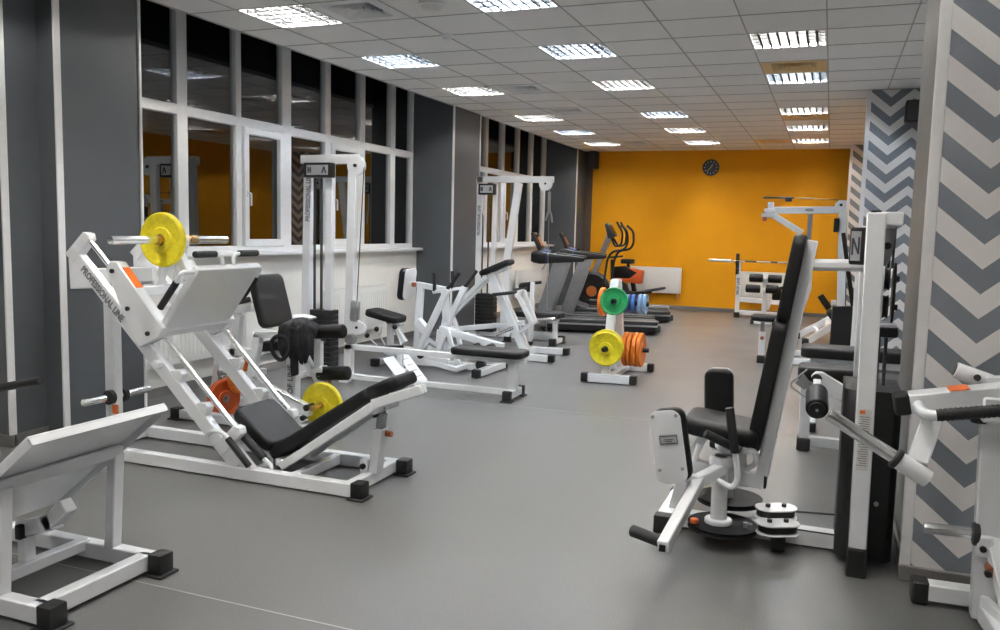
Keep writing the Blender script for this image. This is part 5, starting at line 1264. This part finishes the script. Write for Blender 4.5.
# ================================================================== plate-loaded press at the right edge
def plate_press():
    Y = 3.62
    t = thing('chest_press_machine', 'white plate-loaded press with chrome horn and black grip, cut off by the right edge', 'exercise machine', (0.7, Y, 0))
    a, c = V((0.322, Y, 0.852)), V((0.88, Y, 0.963)); d = (c - a).normalized()
    b = MB(); b.bar(a, c, 0.115, 0.075); k = b.build('press_arm', 'white', t)
    b = MB(); b.bar(a - d * 0.055, a + d * 0.004, 0.120, 0.080, bev=0.008); b.build('end_cap', 'rubber', k)
    b = MB(); b.bar(a + d * 0.145, a + d * 0.215, 0.116, 0.002, bev=0); b.build('sticker', 'sticker', k)
    bpy.data.objects[k.children[-1].name].location += V((-0.01, 0, 0.0385))
    b = MB(); b.tube([(0.350, Y - 0.04, 0.855), (0.355, Y - 0.11, 0.845), (0.375, Y - 0.16, 0.836), (0.43, Y - 0.17, 0.846)], 0.021, fillet=0.04); k2 = b.build('handle_tube', 'white', t)
    b = MB(); pts = [V((0.402, Y - 0.17, 0.842)).lerp(V((0.80, Y - 0.17, 0.918)), i / 24) for i in range(25)]
    b.tube(pts, 0.0225, seg=16)
    for i in range(1, 24): b.rod(pts[i] - d * 0.003, pts[i] + d * 0.003, 0.0245, seg=16)
    b.build('wrapped_grip', 'foam', k2)
    b = MB(); b.bar((0.415, Y - 0.03, 0.835), (0.352, Y - 0.14, 0.645), 0.055, 0.075, up=(1, 0, 0)); b.rod((0.285, Y - 0.17, 0.6585), (0.392, Y - 0.17, 0.596), 0.035, seg=28, bev=0.005); k = b.build('horn_bracket', 'white', t)
    b = MB(); b.rod((0.270, Y - 0.17, 0.6673), (0.288, Y - 0.17, 0.6568), 0.040, seg=28, bev=0.005); b.build('collar', 'rubber', k)
    b = MB(); b.rod((0.280, Y - 0.17, 0.6615), (0.030, Y - 0.17, 0.808), 0.0255, seg=28, bev=0.003); b.build('plate_horn', 'chrome', k)
    b = MB(); b.rod((0.388, Y - 0.17, 0.598), (0.395, Y - 0.17, 0.594), 0.008, seg=6); b.build('bolt', 'black', k)
    b = MB(); b.bar((0.635, Y, 0.03), (0.612, Y, 0.93), 0.085, 0.06, up=(0, 1, 0)); b.build('upright', 'white', t)
    b = MB(); b.bar((0.45, 3.755, 0.055), (0.95, 3.775, 0.055), 0.075, 0.07); b.build('rear_crossbar', 'white', t)
    b = MB(); b.box((0.425, 3.755, 0.05), (0.065, 0.085, 0.095), bev=0.008); b.build('rubber_foot', 'rubber', t)
    b = MB(); b.bar((0.632, 3.75, 0.055), (0.70, 3.10, 0.055), 0.065, 0.07); b.bar((0.63, 3.60, 0.10), (0.74, 3.25, 0.09), 0.03, 0.06); b.bar((0.64, 3.62, 0.36), (0.70, 3.30, 0.07), 0.05); b.build('base_rail', 'white', t)
    b = MB(); b.rod((0.405, Y - 0.02, 0.362), (0.60, Y - 0.02, 0.366), 0.0225, seg=24, bev=0.003); k = b.build('storage_peg', 'chrome', t)
    b = MB(); b.rod((0.575, Y - 0.02, 0.366), (0.598, Y - 0.02, 0.366), 0.045, seg=24, bev=0.006); b.build('collar', 'rubber', k)
    b = MB(); b.box((0.615, Y - 0.055, 0.33), (0.055, 0.02, 0.09), bev=0.01); k = b.build('pivot_lug', 'white', t)
    b = MB(); b.rod((0.607, Y - 0.075, 0.325), (0.607, Y - 0.06, 0.325), 0.013, seg=8); b.build('bolt', 'black', k)
    b = MB(); b.rod((0.635, Y - 0.12, 0.255), (0.635, Y - 0.06, 0.258), 0.020, bev=0.004); k = b.build('lock_knob', 'copper', t)
    b = MB(); b.rod((0.620, Y - 0.135, 0.252), (0.620, Y - 0.115, 0.252), 0.013, seg=8); b.build('bolt', 'black', k)
    # pivot tube at the top
    b = MB(); b.rod((0.492, 3.76, 0.975), (0.64, 3.76, 0.928), 0.033, seg=24, bev=0.003); b.bar((0.60, 3.76, 0.93), (0.78, 3.66, 0.96), 0.06); k = b.build('pivot_tube', 'white', t)
    b = MB(); b.rod((0.488, 3.76, 0.9763), (0.492, 3.76, 0.975), 0.024, seg=20); b.build('dark_bore_disc', 'dgrey', k)  # dark disc stands in for the shade inside the hollow tube
    b = MB(); b.rod((0.567, 3.722, 0.955), (0.565, 3.71, 0.957), 0.014, seg=8); b.build('bolt', 'black', k)
    b = MB(); b.rod((0.565, Y - 0.02, 0.80), (0.565, Y - 0.02, 0.875), 0.030, seg=20, bev=0.008); b.build('stop_bumper', 'rubber', t)
    b = MB(); b.box((0.62, Y - 0.02, 0.86), (0.11, 0.09, 0.10), bev=0.01); b.bar((0.66, Y, 0.92), (0.80, Y, 1.02), 0.06); b.build('pivot_block', 'white', t)
    return t
plate_press()

# ================================================================== leg curl behind the abductor's tower
def leg_curl():
    Y = 6.15
    t = thing('leg_curl_machine', 'white leg machine with thick black seat pad and round roller, behind the abductor tower', 'exercise machine', (0.1, Y, 0))
    b = MB(); b.pad((0.075, Y, 0.560), (0.47, 0.28, 0.10)); b.build('seat', 'vinyl', t)
    b = MB(); b.bar((-0.10, Y, 0.48), (0.40, Y, 0.47), 0.07, 0.06); b.bar((-0.095, Y, 0.06), (-0.105, Y, 0.50), 0.07, 0.06, up=(0, 1, 0)); b.bar((-0.09, Y, 0.275), (0.42, Y, 0.27), 0.05, 0.055); b.bar((-0.09, Y, 0.075), (0.45, Y, 0.07), 0.06, 0.07); b.bar((0.44, Y - 0.25, 0.05), (0.44, Y + 0.25, 0.05), 0.06); b.bar((0.43, Y, 0.05), (0.43, Y, 0.50), 0.06); b.build('frame', 'white', t)
    foot(t, (-0.098, Y, 0), (0.09, 0.10, 0.095), False); foot(t, (0.44, Y - 0.28, 0), (0.08, 0.07, 0.08), False); foot(t, (0.44, Y + 0.28, 0), (0.08, 0.07, 0.08), False)
    b = MB(); b.prism([(-0.072, 5.92, 0.565), (-0.045, 5.92, 0.595), (0.0, 5.92, 0.595), (0.42, 5.92, 0.365), (0.42, 5.92, 0.30), (0.38, 5.92, 0.30), (-0.04, 5.92, 0.49)], (0, 0.05, 0), bev=0.004); b.bar((0.36, 5.94, 0.35), (0.36, Y, 0.40), 0.05); k = b.build('lever_arm', 'white', t)
    b = MB(); b.rod((-0.036, 5.90, 0.550), (-0.036, 5.95, 0.550), 0.034, seg=24, bev=0.006); b.build('pivot_hub', 'rubber', k)
    b = MB(); b.tube([(-0.10, 5.97, 0.60), (-0.20, 5.97, 0.50), (-0.19, 5.97, 0.47), (-0.08, 5.97, 0.40)], 0.006, seg=8, fillet=0.03); b.prism([(-0.12, 5.965, 0.57), (-0.17, 5.965, 0.50), (-0.11, 5.965, 0.46), (-0.06, 5.965, 0.50)], (0, 0.01, 0), bev=0.001); b.build('linkage_guard', 'steel', k)
    b = MB(); b.bar((-0.032, 5.88, 0.55), (-0.025, 5.78, 0.44), 0.05, 0.03); b.build('roller_link', 'white', k)
    b = MB(); b.rod((-0.020, 5.50, 0.425), (-0.028, 5.76, 0.485), 0.068, seg=32, bev=0.014); r = b.build('roller_pad', 'vinyl', t)
    b = MB(); b.rod((-0.0197, 5.485, 0.4225), (-0.020, 5.505, 0.426), 0.05, seg=28, bev=0.006); b.build('roller_end', 'rubber', r)
    b = MB(); b.rod((-0.0195, 5.478, 0.421), (-0.0197, 5.49, 0.4235), 0.009, seg=10); b.build('axle', 'steel', r)
    return t
leg_curl()

def flat_bench():
    Y = 7.0
    t = thing('flat_bench', 'long flat bench with black pad across the right side, behind the leg curl', 'exercise bench', (0.25, Y, 0))
    b = MB(); b.pad((0.29, Y, 0.60), (0.92, 0.30, 0.085)); b.build('bench_pad', 'vinyl', t)
    b = MB(); b.bar((-0.10, Y, 0.53), (0.70, Y, 0.53), 0.16, 0.06); b.bar((-0.06, Y, 0.05), (-0.06, Y, 0.52), 0.06); b.bar((0.66, Y, 0.05), (0.66, Y, 0.52), 0.06); b.bar((-0.06, Y, 0.30), (0.66, Y, 0.30), 0.05, 0.10)
    b.bar((-0.06, Y - 0.22, 0.04), (-0.06, Y + 0.22, 0.04), 0.06); b.bar((0.66, Y - 0.22, 0.04), (0.66, Y + 0.22, 0.04), 0.06); b.build('frame', 'white', t)
    for x in (-0.06, 0.66):
        for s in (-1, 1): foot(t, (x, Y + s * 0.245, 0), (0.07, 0.06, 0.075), False)
    return t
flat_bench()

# ================================================================== pulldown tower further back on the right
def lat_tower():
    Y = 11.1
    s = Y / 10.8
    t = thing('lat_pulldown_machine', 'white pulldown tower with black lever bar on its top beam, before the orange wall', 'exercise machine', (0.15, Y, 0))
    X = lambda x: x * s
    b = MB(); b.bar((0.185, Y, 0.03), (0.105, Y, 1.90), 0.095, 0.06, up=(0, 1, 0)); k = b.build('column', 'white', t)
    b = MB(); b.prism([(0.00, Y - 0.035, 1.80), (0.02, Y - 0.035, 1.90), (0.06, Y - 0.035, 1.94), (0.15, Y - 0.035, 1.94), (0.15, Y - 0.035, 1.80)], (0, 0.07, 0), bev=0.004); k2 = b.build('top_pulley_box', 'white', k)
    b = MB(); b.rod((0.085, Y - 0.045, 1.885), (0.085, Y - 0.03, 1.885), 0.018, seg=10); b.build('bolt', 'black', k2)
    b = MB(); b.bar((-0.72, Y, 1.81), (0.10, Y, 1.825), 0.06, 0.085); k = b.build('top_beam', 'white', t)
    b = MB(); b.lathe([(0, -0.002), (0.055, -0.002), (0.055, 0.002), (0, 0.002)], (-0.27, Y - 0.032, 1.82), (0, -1, 0), 24); o = b.build('oval_badge', 'steel', k)
    for v in o.data.vertices: v.co.z *= 0.35
    b = MB(); b.box((-0.74, Y, 1.80), (0.13, 0.10, 0.06), bev=0.008); b.box((-0.73, Y, 1.86), (0.07, 0.08, 0.10), bev=0.006); b.box((-0.75, Y, 1.745), (0.17, 0.10, 0.05), bev=0.01); k = b.build('head_block', 'white', t)
    b = MB(); b.rod((-0.79, Y - 0.06, 1.70), (-0.79, Y + 0.03, 1.70), 0.03, seg=12, bev=0.005); b.build('lock_knob', 'copper', k)
    b = MB(); b.box((-0.64, Y - 0.04, 1.965), (0.37, 0.05, 0.022), bev=0.006); b.box((-0.52, Y - 0.04, 1.945), (0.08, 0.06, 0.05), bev=0.006); b.build('lever_bar', 'black', t)
    b = MB(); b.tube([(-0.42, Y - 0.02, 1.965), (0.06, Y - 0.02, 1.945)], 0.005, seg=6); b.build('cable', 'cable', t)
    b = MB(); b.bar((-0.70, Y, 1.755), (-0.34, Y, 1.535), 0.075, 0.06, up=(0, 1, 0)); b.build('press_arm', 'white', t)
    b = MB(); b.bar((-0.255, Y, 1.79), (-0.26, Y, 1.40), 0.055, 0.05, up=(0, 1, 0)); b.build('hanger_post', 'steel', t)
    b = MB(); b.box((0.045, Y - 0.05, 1.64), (0.06, 0.07, 0.17), bev=0.008); b.build('badge_housing', 'black', t)
    b = MB(); b.prism([(0.055, Y - 0.10, 0.03), (0.34, Y - 0.10, 0.03), (0.33, Y - 0.10, 0.66), (0.06, Y - 0.10, 0.66)], (0, 0.20, 0), bev=0.01); b.build('weight_shroud', 'black', t)
    b = MB(); b.bar((0.30, Y - 0.02, 0.62), (0.13, Y - 0.02, 1.55), 0.05); b.build('brace', 'black', t)
    b = MB(); b.rod((0.21, Y, 0.62), (0.15, Y, 1.80), 0.010); b.build('guide_rod', 'dgrey', t)
    b = MB(); b.bar((-0.35, Y, 0.04), (0.35, Y, 0.04), 0.06, 0.07); b.bar((0.30, Y - 0.3, 0.04), (0.30, Y + 0.3, 0.04), 0.06, 0.07); b.build('base_frame', 'white', t)
    return t
lat_tower()

def leg_raise():
    t = thing('back_extension_bench', 'white machine with two sloping legs, left of the far black weight stack', 'exercise machine', (-0.1, 12.6, 0))
    b = MB(); b.bar((-0.36, 12.95, 0.06), (0.10, 12.90, 0.36), 0.07, 0.09); b.bar((-0.215, 12.25, 0.06), (0.12, 12.30, 0.32), 0.07, 0.09); b.bar((0.02, 12.93, 0.28), (0.02, 12.3, 0.25), 0.06); b.bar((-0.15, 12.93, 0.18), (-0.05, 12.3, 0.14), 0.05); b.bar((0.12, 12.93, 0.34), (0.12, 12.3, 0.30), 0.07); b.bar((0.11, 12.6, 0.05), (0.08, 12.6, 0.62), 0.07); b.build('frame', 'white', t)
    foot(t, (-0.385, 12.95, 0), (0.085, 0.09, 0.10), False); foot(t, (-0.25, 12.25, 0), (0.09, 0.09, 0.10), False); foot(t, (0.11, 12.6, 0), (0.09, 0.09, 0.04), False)
    b = MB(); b.rod((-0.10, 12.55, 0.68), (0.03, 12.55, 0.50), 0.045, seg=16, bev=0.012); b.build('upper_pad', 'vinyl', t)
    b = MB(); b.pad((0.07, 12.5, 0.42), (0.16, 0.30, 0.09), rotY(0.9)); b.build('lower_pad', 'vinyl', t)
    return t
leg_raise()

def adjustable_bench():
    Y = 10.25
    t = thing('adjustable_bench', 'small bench with black pad on one white post, left of the black back rest', 'exercise bench', (-0.6, Y, 0))
    b = MB(); b.pad((-0.62, Y, 0.535), (0.40, 0.30, 0.065)); b.build('seat', 'vinyl', t)
    b = MB(); b.bar((-0.685, Y, 0.06), (-0.685, Y, 0.37), 0.075); b.bar((-0.68, Y, 0.05), (0.12, Y, 0.05), 0.07, 0.07); b.bar((0.12, Y - 0.2, 0.05), (0.12, Y + 0.2, 0.05), 0.06); b.bar((-0.68, Y - 0.06, 0.05), (-0.68, Y + 0.06, 0.05), 0.07); k = b.build('frame', 'white', t)
    b = MB(); b.bar((-0.69, Y, 0.30), (-0.69, Y, 0.51), 0.05); b.box((-0.62, Y, 0.497), (0.25, 0.06, 0.02)); b.build('adjuster_post', 'steel', t)
    b = MB(); b.rod((-0.685, Y - 0.07, 0.30), (-0.685, Y - 0.03, 0.30), 0.022, bev=0.004); b.build('lock_knob', 'copper', t)
    foot(t, (-0.685, Y - 0.06, 0), (0.09, 0.09, 0.095), False)
    foot(t, (0.12, Y - 0.22, 0), (0.08, 0.07, 0.08), False); foot(t, (0.12, Y + 0.22, 0), (0.08, 0.07, 0.08), False)
    return t
adjustable_bench()

def hyper_bench():
    Y = 14.7
    t = thing('ab_bench', 'white bench with four black roller pads on a post, in front of the barbell rack', 'exercise bench', (-0.98, Y, 0))
    b = MB(); b.bar((-0.98, Y, 0.05), (-0.985, Y, 0.84), 0.08, 0.06, up=(0, 1, 0)); b.bar((-1.13, Y - 0.05, 0.05), (-0.84, Y - 0.05, 0.05), 0.07); b.bar((-0.98, Y - 0.05, 0.05), (-0.98, Y + 0.9, 0.05), 0.06); b.bar((-1.13, Y + 0.9, 0.05), (-0.84, Y + 0.9, 0.05), 0.07)
    b.bar((-0.98, Y, 0.60), (-0.98, Y - 0.25, 0.60), 0.05); b.bar((-0.98, Y, 0.78), (-0.98, Y - 0.12, 0.78), 0.05); b.prism([(-0.96, Y, 0.42), (-0.86, Y, 0.44), (-0.90, Y, 0.26), (-0.96, Y, 0.24)], (0, 0.02, 0)); b.build('frame', 'white', t)
    for x in (-1.16, -0.81):
        foot(t, (x, Y - 0.05, 0), (0.06, 0.08, 0.09), False); foot(t, (x, Y + 0.9, 0), (0.06, 0.08, 0.09), False)
    for z, y, dx in ((0.785, Y - 0.10, 0.0), (0.615, Y - 0.22, -0.04)):
        for s in (-1, 1):
            b = MB(); b.rod((-0.98 + s * 0.04 + dx * 0.5, y, z), (-0.98 + s * 0.26 + dx, y, z), 0.070, seg=20, bev=0.02); b.build('roller_pad', 'vinyl', t)
    b = MB(); b.pad((-0.80, Y + 0.15, 0.52), (0.14, 0.25, 0.20)); b.build('hip_pad', 'vinyl', t)
    b = MB(); b.pad((-0.62, Y + 0.1, 0.78), (0.10, 0.25, 0.34)); b.bar((-0.96, Y + 0.1, 0.55), (-0.62, Y + 0.1, 0.66), 0.05); b.build('side_pad', 'vinyl', t)
    return t
hyper_bench()

# ================================================================== barbell rack at the orange wall
def rack():
    Y = 15.72
    t = thing('barbell_rack', 'white bench press rack standing before the orange wall', 'weight rack', (-1.0, Y, 0))
    b = MB(); b.bar((-1.52, Y, 0.06), (-1.525, Y, 1.0), 0.075, 0.06, up=(0, 1, 0)); k = b.build('upright', 'white', t)
    b = MB(); b.bar((-1.545, Y - 0.01, 0.78), (-1.553, Y - 0.01, 1.16), 0.065, 0.04, up=(0, 1, 0)); b.box((-1.55, Y - 0.06, 0.975), (0.06, 0.10, 0.05), bev=0.01); b.box((-1.55, Y - 0.105, 1.0), (0.06, 0.02, 0.07), bev=0.006); b.build('bar_hook', 'black', k)
    lettering('lettering', 'PROF LINE', 0.065, (-1.50, Y - 0.036, 0.42), (0, 0, 1), (-1, 0, 0), 'letter', k)
    b = MB(); b.bar((-0.45, Y, 0.06), (-0.31, Y, 0.58), 0.075, 0.06, up=(0, 1, 0)); b.bar((-0.31, Y, 0.56), (-0.31, Y, 0.92), 0.075, 0.06, up=(0, 1, 0)); k = b.build('upright', 'white', t)
    b = MB(); b.bar((-0.31, Y - 0.01, 0.85), (-0.31, Y - 0.01, 1.16), 0.065, 0.04, up=(0, 1, 0)); b.box((-0.31, Y - 0.06, 0.975), (0.06, 0.10, 0.05), bev=0.01); b.build('bar_hook', 'black', k)
    b = MB(); b.bar((-1.52, Y, 0.33), (-0.40, Y, 0.30), 0.06, 0.08); b.bar((-1.52, Y, 0.10), (-0.46, Y, 0.09), 0.06, 0.08); b.build('crossbar', 'white', t)
    for x in (-1.52, -0.455):
        b = MB(); b.bar((x, Y - 0.02, 0.05), (x, Y + 0.45, 0.05), 0.06); b.build('side_foot', 'white', t)
        foot(t, (x, Y - 0.03, 0), (0.10, 0.09, 0.10), False); foot(t, (x, Y + 0.48, 0), (0.10, 0.09, 0.10), False)
    return t
rack()
Yb = 15.66
t = thing('barbell', 'long chrome barbell resting on the white rack before the orange wall', 'barbell', (-0.95, Yb, 0.98))
b = MB(); b.rod((-1.62, Yb, 1.026), (-0.28, Yb, 1.026), 0.015); b.build('shaft', 'chrome', t)
for x0, x1 in ((-2.06, -1.64), (-0.26, 0.16)):
    b = MB(); b.rod((x0, Yb, 1.026), (x1, Yb, 1.026), 0.027, seg=20, bev=0.003); b.build('sleeve', 'silver', t)
for x in (-1.66, -0.24):
    b = MB(); b.rod((x - 0.015, Yb, 1.026), (x + 0.015, Yb, 1.026), 0.04, seg=20, bev=0.004); b.build('collar', 'chrome', t)
for x0, x1 in ((-1.42, -1.22), (-0.98, -0.86), (-0.66, -0.46)):
    b = MB(); b.rod((x0, Yb, 1.026), (x1, Yb, 1.026), 0.0165); b.build('knurl', 'dgrey', t)
for o in bpy.data.objects:
    if '_w' in o.keys():
        del o['_w']
